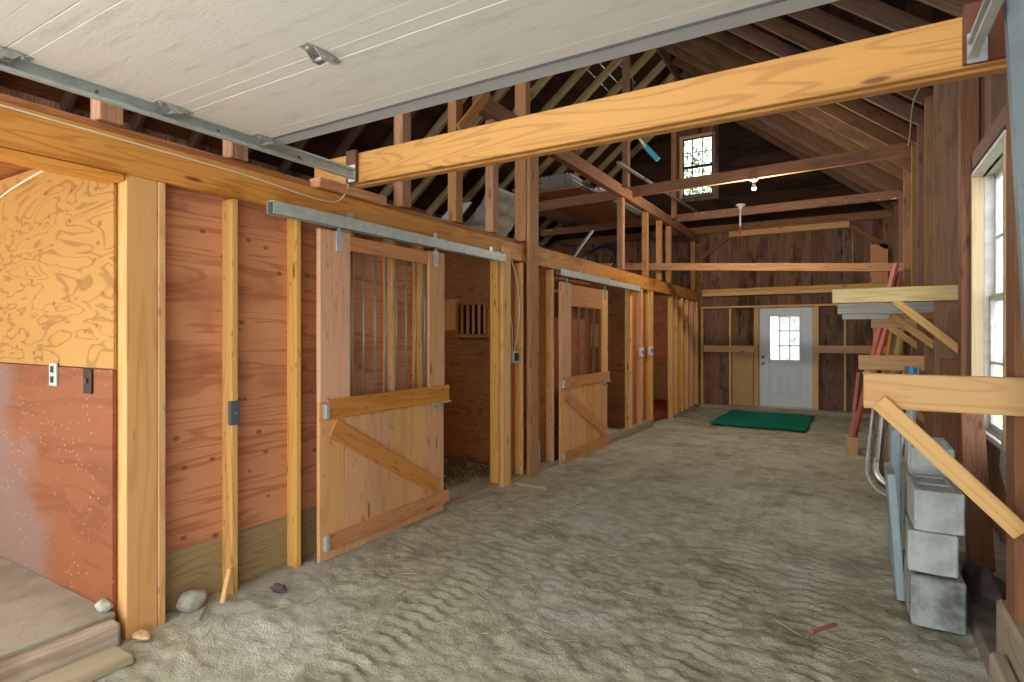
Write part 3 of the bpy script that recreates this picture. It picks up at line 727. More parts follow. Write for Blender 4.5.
# tie beams
bm_('tie_beam', 'tie', 'near tie beam under the right rafters, carrying the white bulb', 'tie beam', (-4.7, 8.5, 3.61), (0.66, 8.5, 3.73), 0.05, 0.16, 'tie beams')
bm_('tie_beam', 'tiew', 'middle tie beam spattered white, with the hanging pull cord', 'tie beam', (-5.9, 11.2, 3.71), (0.74, 11.2, 3.74), 0.05, 0.15, 'tie beams')
bm_('tie_beam', 'tie', 'rear tie beam flat against the back wall', 'tie beam', (-6.2, 13.03, 3.77), (0.84, 13.03, 3.76), 0.05, 0.15, 'tie beams')
bm_('tie_beam', 'hung', 'low sloping brown beam crossing the aisle below the tie beams', 'tie beam', (-4.4, 10.04, 2.755), (0.72, 10.04, 2.43), 0.06, 0.125, 'tie beams')
bm_('thin_strip', 'weather', 'thin pale strip lying lengthwise over the tie beams', 'strip', (-2.72, 7.4, 3.8), (-2.66, 12.4, 3.95), 0.05, 0.03)
# far-wall framing
bx('wall_girt', 'new', 'pale new timber high on the back wall between two braces', 'girt', (-2.26, -0.02, 13.0, 13.095, 3.57, 3.69))
bm_('brace', 'tie', 'left slanted brace high on the back wall', 'brace', (-2.85, 13.07, 3.17), (-2.2, 13.07, 3.66), 0.06, 0.1)
bm_('brace', 'tie', 'right slanted brace high on the back wall', 'brace', (-0.06, 13.07, 3.64), (0.62, 13.07, 3.12), 0.06, 0.1)
bx('wall_girt', 'new', 'upper layer of the doubled pale plate above the white door', 'girt', (-2.82, 0.8, 13.0, 13.095, 2.38, 2.45))
bx('wall_girt', 'new', 'lower layer of the doubled pale plate above the white door', 'girt', (-2.82, 0.8, 12.985, 13.095, 2.3, 2.376))
bx('wall_girt', 'new', 'thin pale plate resting on the white door frame', 'girt', (-2.84, 0.8, 13.0, 13.095, 2.03, 2.075))
bx('wall_girt', 'new', 'pale crosspiece on the back wall left of the white door', 'girt', (-2.8, -1.76, 13.01, 13.095, 1.08, 1.22))
bx('wall_girt', 'new', 'pale crosspiece on the back wall right of the white door', 'girt', (-0.55, 0.8, 13.01, 13.095, 1.09, 1.24))
bx('wall_sill', 'sill', 'dusty sill timber along the foot of the back wall', 'sill', (-2.86, 0.84, 12.92, 13.095, -0.25, -0.065), grain=0)
for x, w, l in ((-2.83, 0.05, 'in the left corner of the back wall'), (-2.24, 0.045, 'left of the pale board by the white door'), (-0.09, 0.04, 'right of the white door'), (0.4, 0.05, 'behind the leaning red planks')):
    bx('back_stud', 'new', 'thin pale stud '+l, 'stud', (x-w/2, x+w/2, 13.015, 13.092, -0.06, 2.03), 'studs of the back wall')
bx('patch_board', 'plypale', 'pale plywood piece on the back wall left of the white door', 'board', (-2.2, -1.78, 13.04, 13.06, -0.06, 1.078), grain=2)
bx('patch_board', 'plyred', 'orange plywood piece by the right corner of the back wall', 'board', (0.33, 0.62, 13.04, 13.06, 2.46, 3.2), grain=2)

# ------------------------------------------------------------------ entry door
door = thing('door_1', (-1.155, 13.08, -0.04), 'white half glazed panel door in the back wall', 'door'); door['kind'] = 'structure'
def D(n, m, *a, p=door, b=0.004): return MB().box(*a, b=b).build(n, m, p)
for a in ((-1.76, -1.665), (-0.645, -0.55)): D('door_jamb', 'new', a[0], a[1], 13.0, 13.12, -0.06, 2.03)
for a in ((-1.665, -1.63), (-0.68, -0.645)): D('door_stop', 'frame', a[0], a[1], 13.096, 13.12, -0.06, 2.03)
D('door_stop', 'frame', -1.665, -0.645, 13.096, 13.12, 2.0, 2.03)
D('sill_plate', 'frame', -1.66, -0.65, 12.98, 13.1, -0.064, -0.038)
X0, X1 = -1.648, -0.662; Yf, Yk = 13.055, 13.095
WX0, WX1, WZ0, WZ1 = -1.46, -0.885, 0.92, 1.845
lf = MB()
lf.box(X0, WX0, Yf, Yk, -0.035, 2.01); lf.box(WX1, X1, Yf, Yk, -0.035, 2.01)
lf.box(WX0, WX1, Yf, Yk, WZ1, 2.01); lf.box(WX0, WX1, Yf, Yk, -0.035, WZ0)
lf.build('door_leaf', 'white', door)
for xa in (-1.47, -1.11):
    mb = MB(); za, zb = 0.22, 0.73; xb = xa+0.245
    for q in ((xa, xb, za, za+0.02), (xa, xb, zb-0.02, zb), (xa, xa+0.02, za, zb), (xb-0.02, xb, za, zb)):
        mb.box(q[0], q[1], Yf-0.012, Yf+0.004, q[2], q[3], b=0.005)
    mb.box(xa+0.05, xb-0.05, Yf-0.008, Yf+0.004, za+0.05, zb-0.05, b=0.006)
    mb.build('panel_moulding', 'white', door)
gr = MB()
for q in ((WX0-0.03, WX1+0.03, WZ0-0.03, WZ0+0.015), (WX0-0.03, WX1+0.03, WZ1-0.015, WZ1+0.03), (WX0-0.03, WX0+0.015, WZ0, WZ1), (WX1-0.015, WX1+0.03, WZ0, WZ1)):
    gr.box(q[0], q[1], Yf-0.014, Yk+0.01, q[2], q[3], b=0.006)
for k in (1, 2):
    x = WX0+(WX1-WX0)*k/3; gr.box(x-0.009, x+0.009, Yf, Yk, WZ0, WZ1, b=0.003)
    z = WZ0+(WZ1-WZ0)*k/3; gr.box(WX0, WX1, Yf, Yk, z-0.009, z+0.009, b=0.003)
gr.build('glazing_bars', 'white', door)
D('glass', 'glass', WX0, WX1, 13.072, 13.078, WZ0, WZ1, b=0.001)
for z, n in ((0.985, 'deadbolt'), (0.845, 'door_knob')):
    MB().lathe((-1.585, Yf, z), [(0.03, 0), (0.03, 0.012), (0.012, 0.016), (0.012, 0.035), (0.026, 0.045), (0.026, 0.062), (0.012, 0.07)], 14, (0, -1, 0)).build(n, 'bar', door, smooth=True)

# loft window in the gable
w = thing('window_1', (-2.94, 13.1, 4.58), 'small twelve pane loft window high in the back gable', 'window'); w['kind'] = 'structure'
mb = MB(); a, b, c, d = WG
mb.box(a-0.06, a, 13.03, 13.13, c-0.05, d+0.06, grain=2); mb.box(a, b, 13.03, 13.13, d, d+0.06, grain=0)
mb.build('casing', 'new', w)
mb = MB(); mb.box(b, b+0.06, 13.03, 13.13, c-0.05, d+0.06, grain=2); mb.box(a, b, 13.03, 13.13, c-0.06, c, grain=0); mb.build('casing', 'weather', w)
sh = MB()
for q in ((a, a+0.03, c, d), (b-0.03, b, c, d), (a, b, c, c+0.03), (a, b, d-0.03, d), (a, b, (c+d)/2-0.03, (c+d)/2+0.03)): sh.box(q[0], q[1], 13.08, 13.11, q[2], q[3], b=0.003)
for k in (1, 2): x = a+(b-a)*k/3; sh.box(x-0.012, x+0.012, 13.08, 13.105, c, d, b=0.003)
for f in (0.25, 0.75): z = c+(d-c)*f; sh.box(a, b, 13.08, 13.105, z-0.01, z+0.01, b=0.003)
sh.build('sash', 'darksash', w)
MB().box(a, b, 13.09, 13.096, c, d, b=0.001).build('glass', 'glass', w)

# right hand window
y0, y1, z0, z1 = WINR
w = thing('window_2', (0.9, (y0+y1)/2, z0), 'tall dusty sash window in the right wall', 'window'); w['kind'] = 'structure'
for yy in (y0, y1-0.03):
    MB().box(0.80, 0.875, yy, yy+0.03, z0, z1, grain=2).build('jamb', 'jamb', w)
    MB().box(0.876, 0.955, yy, yy+0.03, z0, z1, grain=2).build('jamb', 'frame', w)
MB().box(0.80, 0.96, y0, y1, z1, z1+0.035).build('head', 'frame', w)
MB().box(0.84, 1.0, y0, y1, z0-0.04, z0, b=0.004).build('sill', 'frame', w)
zm = 1.72
for (za, zb, xx, nm) in ((zm-0.02, z1, 0.935, 'upper_sash'), (z0, zm+0.03, 0.905, 'lower_sash')):
    mb = MB(); ya, yb = y0+0.03, y1-0.03
    for q in ((ya, ya+0.045, za, zb), (yb-0.045, yb, za, zb), (ya, yb, za, za+0.05), (ya, yb, zb-0.04, zb)): mb.box(xx, xx+0.03, q[0], q[1], q[2], q[3], b=0.004)
    yc = (ya+yb)/2; mb.box(xx+0.005, xx+0.025, yc-0.01, yc+0.01, za, zb, b=0.003); zc = (za+zb)/2; mb.box(xx+0.005, xx+0.025, ya, yb, zc-0.01, zc+0.01, b=0.003)
    so = mb.build(nm, 'frame', w)
    MB().box(xx+0.013, xx+0.017, ya+0.04, yb-0.04, za+0.04, zb-0.04, b=0.0005).build('glass', 'glass', so)
bx('window_header', 'rpost', 'brown board on the right wall just above the tall window', 'board', (0.80, 0.85, 3.3, 5.75, 2.71, 2.84))

# right-wall posts and shelf arms
bx('wall_post', 'rpost', 'red brown post left of the tall right window', 'post', (0.742, 0.856, 5.62, 5.76, -0.05, 3.66))
bx('wall_post', 'opost', 'orange brown post nearest the camera under the header beam end', 'post', (0.515, 0.655, 2.72, 2.86, 0.4, 2.438))
bx('wall_post', 'rpost', 'red brown board standing on the right wall beside the near post', 'post', (0.7, 0.855, 3.3, 3.5, 0.1, 3.66))
bx('wall_post', 'rpost', 'dark corner post where right and back walls meet', 'post', (0.72, 0.855, 12.88, 13.03, -0.2, 3.38))
bx('short_stud', 'rpost', 'short reddish upright with a big knot behind the concrete blocks', 'stud', (0.665, 0.775, 5.98, 6.06, -0.05, 1.245))
bm_('leaning_plank', 'rpost', 'short reddish plank leaning below the tall window', 'plank', (0.645, 4.2, 0.1), (0.76, 5.3, 1.0), 0.03, 0.13, up=(-1, 0, 0))
bm_('leaning_plank', 'greyboard', 'grey board leaning on the wall under the window sill', 'plank', (0.80, 3.75, 0.25), (0.84, 4.75, 0.72), 0.02, 0.28, up=(0, 0, 1))
# planks nailed to the posts, standing out from the wall
for k, (y, xl, m) in enumerate(((6.09, 0.62, 'kplank'), (6.86, 0.625, 'kplank'), (7.52, 0.62, 'rpost'), (8.3, 0.63, 'kplank'), (9.4, 0.62, 'kplank'), (10.7, 0.64, 'rpost'), (11.9, 0.64, 'right'))):
    bx('wall_plank', m, f'tall brown plank standing out from the right wall, {ORD[k]} one beyond the red brown window post', 'plank', (xl, 0.856, y, y+0.04, -0.2, roof(0.74)-0.03), 'planks standing out from the right wall', grain=2)
bx('girt_block', 'tie', 'dark board along the right wall between the second and third tall planks', 'board', (0.8, 0.858, 6.9, 7.5, 2.3, 2.45))
# shelf brackets
def bracket(lab, x0, x1, y, zt, h, mat, bra, g='shelf brackets on the right wall'):
    t = thing('shelf_bracket', (x1, y, zt-h), lab, 'bracket', g)
    MB().box(x0, x1, y-0.019, y+0.019, zt-h, zt, b=0.004).build('arm', mat, t)
    for (p0, p1, m) in bra: MB().beam(p0, p1, 0.02, 0.065, up=(0, 0, 1)).build('brace', m, t)
    return t
bracket('nearest shelf bracket, broad plain arm with a brace on the near post', 0.045, 0.84, 2.695, 1.297, 0.138, 'arm', [((0.095, 2.664, 1.19), (0.525, 2.664, 0.745), 'arm')])
bracket('high yellow shelf bracket arm in front of the grey boards', -0.145, 0.80, 6.055, 1.872, 0.128, 'yellow', [((0.33, 6.05, 1.76), (0.80, 6.05, 1.315), 'arm')])
bracket('middle low shelf bracket arm beyond the concrete blocks', 0.07, 0.80, 6.925, 1.243, 0.15, 'arm', [((0.12, 6.925, 1.08), (0.72, 6.925, 0.53), 'arm')])
bracket('high shelf bracket half hidden behind the grey boards', 0.0, 0.84, 6.62, 1.70, 0.09, 'hung', [((0.3, 6.6, 1.67), (0.76, 6.6, 1.28), 'arm')])
bracket('farthest high shelf bracket with a thin brace by the round pole', 0.2, 0.84, 7.6, 1.65, 0.12, 'arm', [((0.36, 7.6, 1.55), (0.76, 7.6, 1.22), 'arm')])
bx('siding_board', 'greyboard', 'grey weathered board, upper of two under the yellow bracket', 'board', (-0.11, 0.7, 6.52, 6.575, 1.656, 1.757))
bx('siding_board', 'greyboard', 'grey weathered board, lower and shorter under the yellow bracket', 'board', (-0.07, 0.32, 6.53, 6.575, 1.605, 1.655))
# leaning red planks
for p0, p1, w, m, lab in (((0.0, 9.0, -0.12), (0.53, 9.3, 2.42), 0.09, 'pink', 'longest red plank leaning toward the right wall'),
                          ((0.25, 9.05, 0.9), (0.55, 9.35, 2.25), 0.11, 'pink', 'second red plank just right of the longest one'),
                          ((0.28, 9.15, 0.2), (0.6, 9.5, 2.0), 0.1, 'beamold', 'brown plank leaning among the red planks'),
                          ((0.36, 9.2, 0.2), (0.62, 9.5, 1.95), 0.1, 'black', 'black painted board leaning right of the red planks')):
    bm_('leaning_plank', m, lab, 'plank', p0, p1, w, 0.04, 'planks leaning on the right wall')
T(MB().tube([(0.42, 9.0, 0.3), (0.62, 9.4, 1.9)], 0.085, 12).build('round_pole', 'kick', smooth=True), 'thick greenish round pole leaning beside the red planks', 'pole')
bx('wood_block', 'arm', 'small wooden block at the foot of the longest red plank', 'block', (-0.04, 0.09, 8.6, 8.78, -0.14, 0.12))
bm_('leaning_plank', 'pink', 'dull red board standing over the small wooden block', 'plank', (0.0, 8.68, 0.1), (0.09, 8.8, 0.95), 0.035, 0.13, up=(0, 1, 0.1))
# pipes
t = thing('bent_pipe', (0.2, 6.2, 0), 'long silver pipe leaning with a curved foot', 'pipe')
pts = [Vector((0.275, 6.38, 0.97)), Vector((0.245, 6.25, 0.7)), Vector((0.2, 6.1, 0.3))]
for k in range(1, 8):
    a = k/7*math.pi/2; pts.append(Vector((0.19+0.16*(1-math.cos(a)), 6.07-0.05*math.sin(a), 0.27-0.16*math.sin(a))))
pts.append(Vector((0.5, 6.0, 0.105)))
MB().tube(pts, 0.045, 14).build('pipe', 'chrome', t, smooth=True)
pts2 = [p+Vector((-0.075, -0.03, -0.01)) for p in pts[:4]]+[Vector((0.14, 6.0, 0.16)), Vector((0.2, 5.98, 0.075)), Vector((0.3, 5.96, 0.035)), Vector((0.48, 5.95, 0.03))]
MB().tube(pts2, 0.012, 8).build('rim', 'galv', t, smooth=True)
for q in (pts[1], pts[2]): MB().tube([q+Vector((-0.002, -0.002, -0.012)), q+Vector((0.004, 0.01, 0.03))], 0.049, 14).build('collar', 'bar', t)
T(MB().tube([(0.3, 5.7, 0.22), (0.52, 6.2, 1.15)], 0.02, 10).build('conduit', 'galv', smooth=True), 'thin grey conduit leaning right of the bent pipe', 'conduit')
T(MB().tube([(0.25, 6.1, 0.2), (0.46, 6.5, 1.15)], 0.028, 10).build('conduit', 'hung', smooth=True), 'brown rod leaning between the bent pipe and grey conduit', 'rod')
t = thing('capped_pipe', (0.3, 3.95, 0.3), 'upright grey plastic pipe with a blue cap by the blocks', 'pipe')
MB().tube([(0.285, 3.93, 0.02), (0.305, 3.98, 1.23)], 0.019, 12).build('pipe', 'galv', t, smooth=True)
MB().tube([(0.3053, 3.981, 1.19), (0.306, 3.983, 1.265)], 0.024, 12).build('cap', 'blue', t)

# concrete blocks: hollow masonry units, two cores through the height
def cblock(name, mat, lab, x0, y0, z0, w=0.2, L=0.4, h=0.2, rot=0.0, lift=0.0):
    t = thing(name, (x0+w/2, y0+L/2, z0), lab, 'concrete block', 'stacked concrete blocks')
    mb = MB(); s = 0.034
    mb.box(x0, x0+s, y0, y0+L, z0, z0+h, b=0.007); mb.box(x0+w-s, x0+w, y0, y0+L, z0, z0+h, b=0.007)
    for yy in (y0, y0+L/2-s/2, y0+L-s): mb.box(x0+s-0.008, x0+w-s+0.008, yy, yy+s, z0+0.0005, z0+h-0.0005, b=0.004)
    mb.build('shell', mat, t)
    MB().box(x0+s-0.005, x0+w-s+0.005, y0+s-0.005, y0+L-s+0.005, z0+h-0.03, z0+h-0.012, b=0.002).build('web_cap', mat, t)
    t.rotation_euler = (0, 0, rot); return t
cblock('concrete_block', 'blockd', 'damp stained concrete block at the bottom of the front stack', 0.25, 3.38, 0.04, 0.215, 0.4, 0.24, 0.02)
cblock('concrete_block', 'block', 'middle concrete block of the front stack', 0.25, 3.42, 0.287, 0.2, 0.4, 0.2, -0.03)
cblock('concrete_block', 'block', 'top concrete block of the front stack', 0.265, 3.43, 0.489, 0.2, 0.4, 0.2, 0.03)
cblock('concrete_block', 'block', 'bottom concrete block of the rear stack', 0.28, 3.87, 0.05, 0.2, 0.4, 0.2, 0.01)
cblock('concrete_block', 'block', 'second concrete block of the rear stack', 0.275, 3.87, 0.252, 0.2, 0.4, 0.2, -0.01)
cblock('concrete_block', 'block', 'third concrete block of the rear stack', 0.28, 3.88, 0.454, 0.2, 0.4, 0.2, 0.02)
cblock('concrete_block', 'block', 'topmost concrete block of the rear stack', 0.29, 3.9, 0.656, 0.2, 0.4, 0.17, 0.0)
bm_('foam_board', 'foam', 'blue grey foam slab leaning left of the front block stack', 'foam board', (0.235, 3.85, 0.03), (0.19, 3.85, 0.7), 0.34, 0.04, up=(1, 0, 0))
bx('foam_board', 'foam', 'taller blue grey foam slab behind the lower one', 'foam board', (0.22, 0.275, 4.3, 4.6, 0.0, 0.86), b=0.008)
# curb, debris
mb = MB().box(0.5, 0.86, 1.0, 4.6, -0.15, 0.07, b=0.02)
T(mb.build('baseboard_right', 'curb'), 'dusty concrete curb along the foot of the right wall', 'curb', kind='structure')
bx('support_block', 'sill', 'weathered timber block under the near orange post', 'block', (0.5, 0.72, 2.5, 2.95, 0.07, 0.4), b=0.012, grain=1)
bx('support_block', 'sill', 'lower weathered timber beside the post block in the near right corner', 'block', (0.445, 0.497, 1.9, 2.75, 0.0, 0.27), b=0.012, grain=1)
T(MB().blob((0.62, 3.75, 0.13), (0.08, 0.14, 0.09), 2, 0.5).build('rock', 'rock', smooth=True), 'brown rock on the curb behind the near post', 'rock')
T(MB().blob((0.59, 3.98, 0.1), (0.07, 0.1, 0.09), 6, 0.5).build('rock', 'rock', smooth=True), 'dark rock between the block stack and leaning plank', 'rock')
T(MB().blob((0.66, 3.45, 0.085), (0.05, 0.04, 0.025), 4, 0.5).build('stone', 'arm', smooth=True), 'small tan stone on the curb near the brown rock', 'stone')
for i, (x, y, l) in enumerate(((0.24, 2.95, 'white pebble on the dirt just before the block stack'), (0.36, 2.7, 'white pebble on the dirt left of the near timbers'), (0.13, 2.75, 'white pebble on the dirt farther from the timbers'))):
    T(MB().blob((x, y, 0.03), (0.012, 0.014, 0.01), i, 0.3, 2).build('pebble', 'stone', smooth=True), l, 'pebble')
bm_('wood_stick', 'pink', 'small red stick lying on the dirt left of the block stack', 'stick', (-0.16, 3.05, 0.04), (-0.06, 3.2, 0.04), 0.02, 0.012)

# green mat
mb = MB(); n = 24; vs = []; fs = []
for j in range(n+1):
    for i in range(n+1):
        x = -2.15+1.52*i/n+0.012*math.sin(j*0.35)+0.03*j/n; y = 10.4+2.05*j/n+0.012*math.sin(i*0.4)-0.05*i/n
        vs.append((x, y, -0.098+0.012*mnoise.noise((x*2, y*2, 0))))
m_ = (n+1)**2; vs += [(a, b, c-0.012) for a, b, c in vs]
for j in range(n):
    for i in range(n):
        q = (j*(n+1)+i, j*(n+1)+i+1, (j+1)*(n+1)+i+1, (j+1)*(n+1)+i); fs.append(q); fs.append(tuple(k+m_ for k in reversed(q)))
for i in range(n):
    for a, b in ((i, i+1), (n*(n+1)+i+1, n*(n+1)+i), ((i+1)*(n+1), i*(n+1)), (i*(n+1)+n, (i+1)*(n+1)+n)): fs.append((a, b, b+m_, a+m_))
mb._add(vs, fs, vs)
T(mb.build('green_mat', 'mat', smooth=False), 'green artificial turf mat on the dirt before the white door', 'mat')

# ------------------------------------------------------------------ loft clutter
def corr(name, lab, x0, x1, y0, y1, z, mat, n=10, amp=0.012, group=None, th=0.003, slope=0.0):
    vs = []; fs = []; N = n*6
    for k in (0, 1):
        for j in range(5):
            for i in range(N+1):
                x = x0+(x1-x0)*i/N; y = y0+(y1-y0)*j/4
                vs.append((x, y, z+amp*math.sin(2*math.pi*n*i/N)+(th if k else 0)+slope*(x-x0)))
    m = 5*(N+1)
    for j in range(4):
        for i in range(N):
            a = j*(N+1)+i; q = (a, a+1, a+N+2, a+N+1); fs.append(q); fs.append(tuple(k+m for k in reversed(q)))
    for i in range(N):
        for a, b in ((i, i+1), (4*(N+1)+i+1, 4*(N+1)+i)): fs.append((a, b, b+m, a+m))
    for j in range(4):
        for a, b in (((j+1)*(N+1), j*(N+1)), (j*(N+1)+N, (j+1)*(N+1)+N)): fs.append((a, b, b+m, a+m))
    mb = MB(); mb._add(vs, fs, vs)
    return T(mb.build(name, mat, smooth=True), lab, 'corrugated sheet', group)
bx('loft_sheet', 'plypale', 'pale plywood sheet lying across the tie beams', 'board', (-4.45, -3.7, 8.3, 11.4, 3.795, 3.81), grain=1)
bx('loft_sheet', 'hung', 'brown plank lying across the tie beams beside the plywood', 'board', (-4.75, -4.5, 8.0, 11.5, 3.8, 3.83), grain=1)
for k in range(5):
    corr('corrugated_sheet', f'grey corrugated sheet on the tie beams, {ORD[k]} from the bottom of the pile', -4.32+0.02*(k % 3), -3.72+0.02*(k % 2), 8.1-0.02*k, 11.3, 3.83+k*0.03, 'metalroof', 8, 0.013, 'corrugated sheets piled in the loft')
corr('corrugated_sheet', 'bright white corrugated sheet lying right of the pile', -3.62, -3.08, 8.55, 11.3, 3.80, 'white', 6, 0.012, slope=0.02)
corr('corrugated_sheet', 'pale sheet edge lying left of the plywood', -5.3, -4.8, 8.2, 11.3, 3.82, 'metalroof', 5, 0.012)
mb = MB()
for k in range(9):
    r = 0.36-0.012*(k % 4); pts = [(-3.75+r*math.cos(a)*0.95, 9.2+0.5*r*math.sin(a)*(1 if k % 2 else 0.9)+0.03*k, 2.703+0.8*r*math.sin(a)+0.01*k) for a in [2*math.pi*i/28 for i in range(28)]]
    mb.tube(pts+[pts[0]], 0.016, 6, caps=False)
T(mb.build('hose_coil', 'black', smooth=True), 'coil of black hose standing in the loft above the second stall', 'hose')
corr('corrugated_sheet', 'pale scrap sheet in the loft left of the tall reddish post', -4.2, -3.6, 5.6, 6.5, 2.425, 'metalroof', 5, 0.012, slope=1.3)
bm_('loft_scrap', 'greyboard', 'pale board leaning in the loft behind the short posts', 'board', (-4.0, 4.9, 2.42), (-3.95, 5.5, 3.0), 0.3, 0.02)
bm_('loft_scrap', 'rafter', 'dark board lying in the loft left of the black hose', 'board', (-4.6, 7.6, 2.5), (-3.4, 7.9, 2.6), 0.2, 0.03)
bm_('loft_scrap', 'greyboard', 'pale stick propped in the loft beside the black hose', 'stick', (-3.5, 7.4, 2.42), (-3.3, 7.9, 3.0), 0.05, 0.03)
# blue tipped scraper hanging from the long beam
t = thing('hanging_brush', (-2.5, 8.0, 4.0), 'white handled tool with a blue tip hanging by the roof post', 'brush')
MB().tube([(-2.68, 8.0, 4.38), (-2.52, 8.0, 4.14)], 0.02, 8).build('handle', 'porcelain', t, smooth=True)
MB().beam((-2.53, 8.0, 4.16), (-2.34, 8.0, 3.93), 0.03, 0.07, up=(1, 0, 0.8)).build('tip', 'teal', t)
cable('hanging_wire', 'thin wire the blue tipped tool hangs from', [(-2.67, 8.0, 4.37), (-2.72, 8.1, 4.9), (-2.8, 8.1, 5.6)], 0.004, 'rope', 'wire')

# bulbs
t = thing('light_bulb', (-1.15, 8.45, 3.5), 'bare white bulb in a socket under the near tie beam', 'lamp')
MB().lathe((-1.15, 8.5, 3.612), [(0.055, 0.0), (0.055, -0.02), (0.03, -0.035), (0.026, -0.06)], 16).build('socket', 'porcelain', t, smooth=True)
MB().lathe((-1.15, 8.5, 3.555), [(0.014, 0.0), (0.018, -0.02), (0.032, -0.05), (0.034, -0.07), (0.026, -0.09), (0.006, -0.1)], 16).build('bulb', 'porcelain', t, smooth=True)
t = thing('pull_cord', (-1.74, 11.16, 3.4), 'white pull cord with a red end hanging from the middle tie beam', 'cord')
MB().lathe((-1.74, 11.16, 3.85), [(0.085, 0.0), (0.085, -0.02), (0.04, -0.05), (0.03, -0.09)], 16).build('socket', 'porcelain', t, smooth=True)
MB().tube([(-1.74, 11.16, 3.78), (-1.745, 11.16, 3.45)], 0.016, 8).build('cord', 'porcelain', t)
MB().tube([(-1.745, 11.16, 3.45), (-1.747, 11.16, 3.3)], 0.018, 8).build('cord_end', 'red', t)
cable('hanging_wire', 'grey wire hanging under the right end of the header beam', [(0.56, 5.6, 3.75), (0.55, 6.2, 3.7), (0.53, 6.8, 3.72), (0.56, 7.6, 3.62), (0.6, 8.4, 3.75)], 0.008, 'rope', 'wire')

# ------------------------------------------------------------------ header beam and overhead door
h = thing('header_beam', (-1.3, 2.75, 2.44), 'big honey coloured header beam crossing the barn', 'beam')
MB().box(-3.2, 0.53, 2.7, 2.74, 2.45, 2.645, b=0.004).build('face_board', 'header', h)
MB().box(-3.2, 0.53, 2.742, 2.80, 2.44, 2.635, b=0.004).build('back_board', 'header', h)
MB().box(-2.86, -2.77, 2.668, 2.699, 2.45, 2.66).build('end_block', 'brownplate', h)
MB().box(0.36, 0.53, 2.676, 2.699, 2.455, 2.68).build('end_plate', 'brownplate', h)
bm_('bearing_block', 'beam', 'short amber block on the stall beam under the header beam', 'block', (-2.9, 2.45, 2.41), (-2.9, 3.05, 2.41), 0.1, 0.06)
bm_('hanger_board', 'hang', 'grey painted board standing tilted at the right edge by the header', 'board', (0.44, 2.4, 2.95), (0.545, 2.4, 0.6), 0.05, 0.06, up=(1, 0, 0))

GX0, GX1, GZ = -2.765, 0.36, 2.52
g = thing('garage_door', ((GX0+GX1)/2, 0.9, GZ), 'raised white sectional garage door hanging overhead', 'garage door')
js = [-0.36, 0.25, 0.865, 1.49, 2.0]
for k in range(4):
    a, b = js[k], js[k+1]
    mb = MB()
    gsx = (random.uniform(0, 20), random.uniform(0, 20), 0)
    # skin with two shallow grooves near each joint: panels of slightly different depth
    def pan(ya, yb, z): mb.box(GX0, GX1, ya, yb, z, GZ+0.045, b=0.002, grain=0)
    pan(a+0.0015, a+0.066, GZ+0.001); pan(a+0.0675, b-0.0835, GZ+0.0); pan(b-0.082, b-0.0015, GZ+0.001)
    sec = mb.build('door_section', 'garage', g)
MB().box(GX0, GX1, 2.003, 2.1, GZ-0.003, GZ+0.05, b=0.004).build('bottom_rail', 'strip', g)
MB().box(GX0, GX1, 2.0, 2.006, GZ-0.006, GZ+0.01, b=0.001).build('seal', 'greybox', g)
def hinge(x, y, roller=False):
    mb = MB()
    mb.prism([(x-0.018, y-0.085), (x+0.018, y-0.085), (x+0.03, y-0.02), (x+0.03, y+0.02), (x+0.018, y+0.085), (x-0.018, y+0.085), (x-0.03, y+0.02), (x-0.03, y-0.02)], 2, GZ-0.006, GZ-0.001)
    for s in (-1, 1): mb.prism([(y-0.05, GZ-0.004), (y+0.05, GZ-0.004), (y+0.018, GZ-0.034), (y-0.018, GZ-0.034)], 0, x+s*0.026-0.002, x+s*0.026+0.002)
    mb.tube([(x-0.034, y, GZ-0.02), (x+0.034, y, GZ-0.02)], 0.008, 8)
    ho = mb.build('hinge', 'steel', g)
    bo = MB()
    for yy in (y-0.06, y+0.06): bo.tube([(x, yy, GZ-0.012), (x, yy, GZ-0.004)], 0.008, 6)
    bo.build('bolt', 'galv', ho)
    if roller:
        sx = -1 if x < -1 else 1
        ro = MB().tube([(x+sx*0.02, y, GZ-0.02), (x+sx*0.09, y, GZ-0.02)], 0.006, 8).tube([(x+sx*0.055, y, GZ-0.02), (x+sx*0.075, y, GZ-0.02)], 0.022, 14)
        ro.build('roller', 'steel', ho)
for y in (0.25, 0.865, 1.49):
    hinge(-2.73, y, True); hinge(0.325, y, True)
    hinge(-1.73, y)
    hinge(-0.7, y)
hinge(-2.73, 2.0, True); hinge(0.325, 2.0, True)
def gtrack(x, sg, lab):
    t = thing('garage_door_track', (x, 1.0, 2.46), lab, 'track', 'garage door tracks')
    mb = MB(); z = 2.5; y0, y1 = -0.6, 2.668
    mb.box(x-0.003, x, y0, y1, z-0.032, z+0.032, b=0.001)
    o = -sg*0.028
    mb.box(min(x, x+o), max(x, x+o), y0, y1, z-0.036, z-0.031, b=0.001); mb.box(min(x, x+o), max(x, x+o), y0, y1, z+0.031, z+0.036, b=0.001)
    mb.box(x+o-0.002, x+o+0.002, y0, y1, z-0.036, z-0.022, b=0.001); mb.box(x+o-0.002, x+o+0.002, y0, y1, z+0.022, z+0.036, b=0.001)
    mb.build('rail', 'galv', t)
    MB().box(x-0.03, x+0.03, y1-0.004, y1+0.002, z-0.05, z+0.06, b=0.001).build('end_bracket', 'steel', t)
    for yy in (0.3, 1.2, 1.75, 2.25):
        MB().tube([(x+o*0.0-0.004*1, yy, z), (x+0.007, yy, z)], 0.007, 6).build('bolt', 'greybox', t)
gtrack(-2.80, -1, 'left galvanised garage door track above the stall beam')
gtrack(0.40, 1, 'right galvanised garage door track meeting the brown header plate')

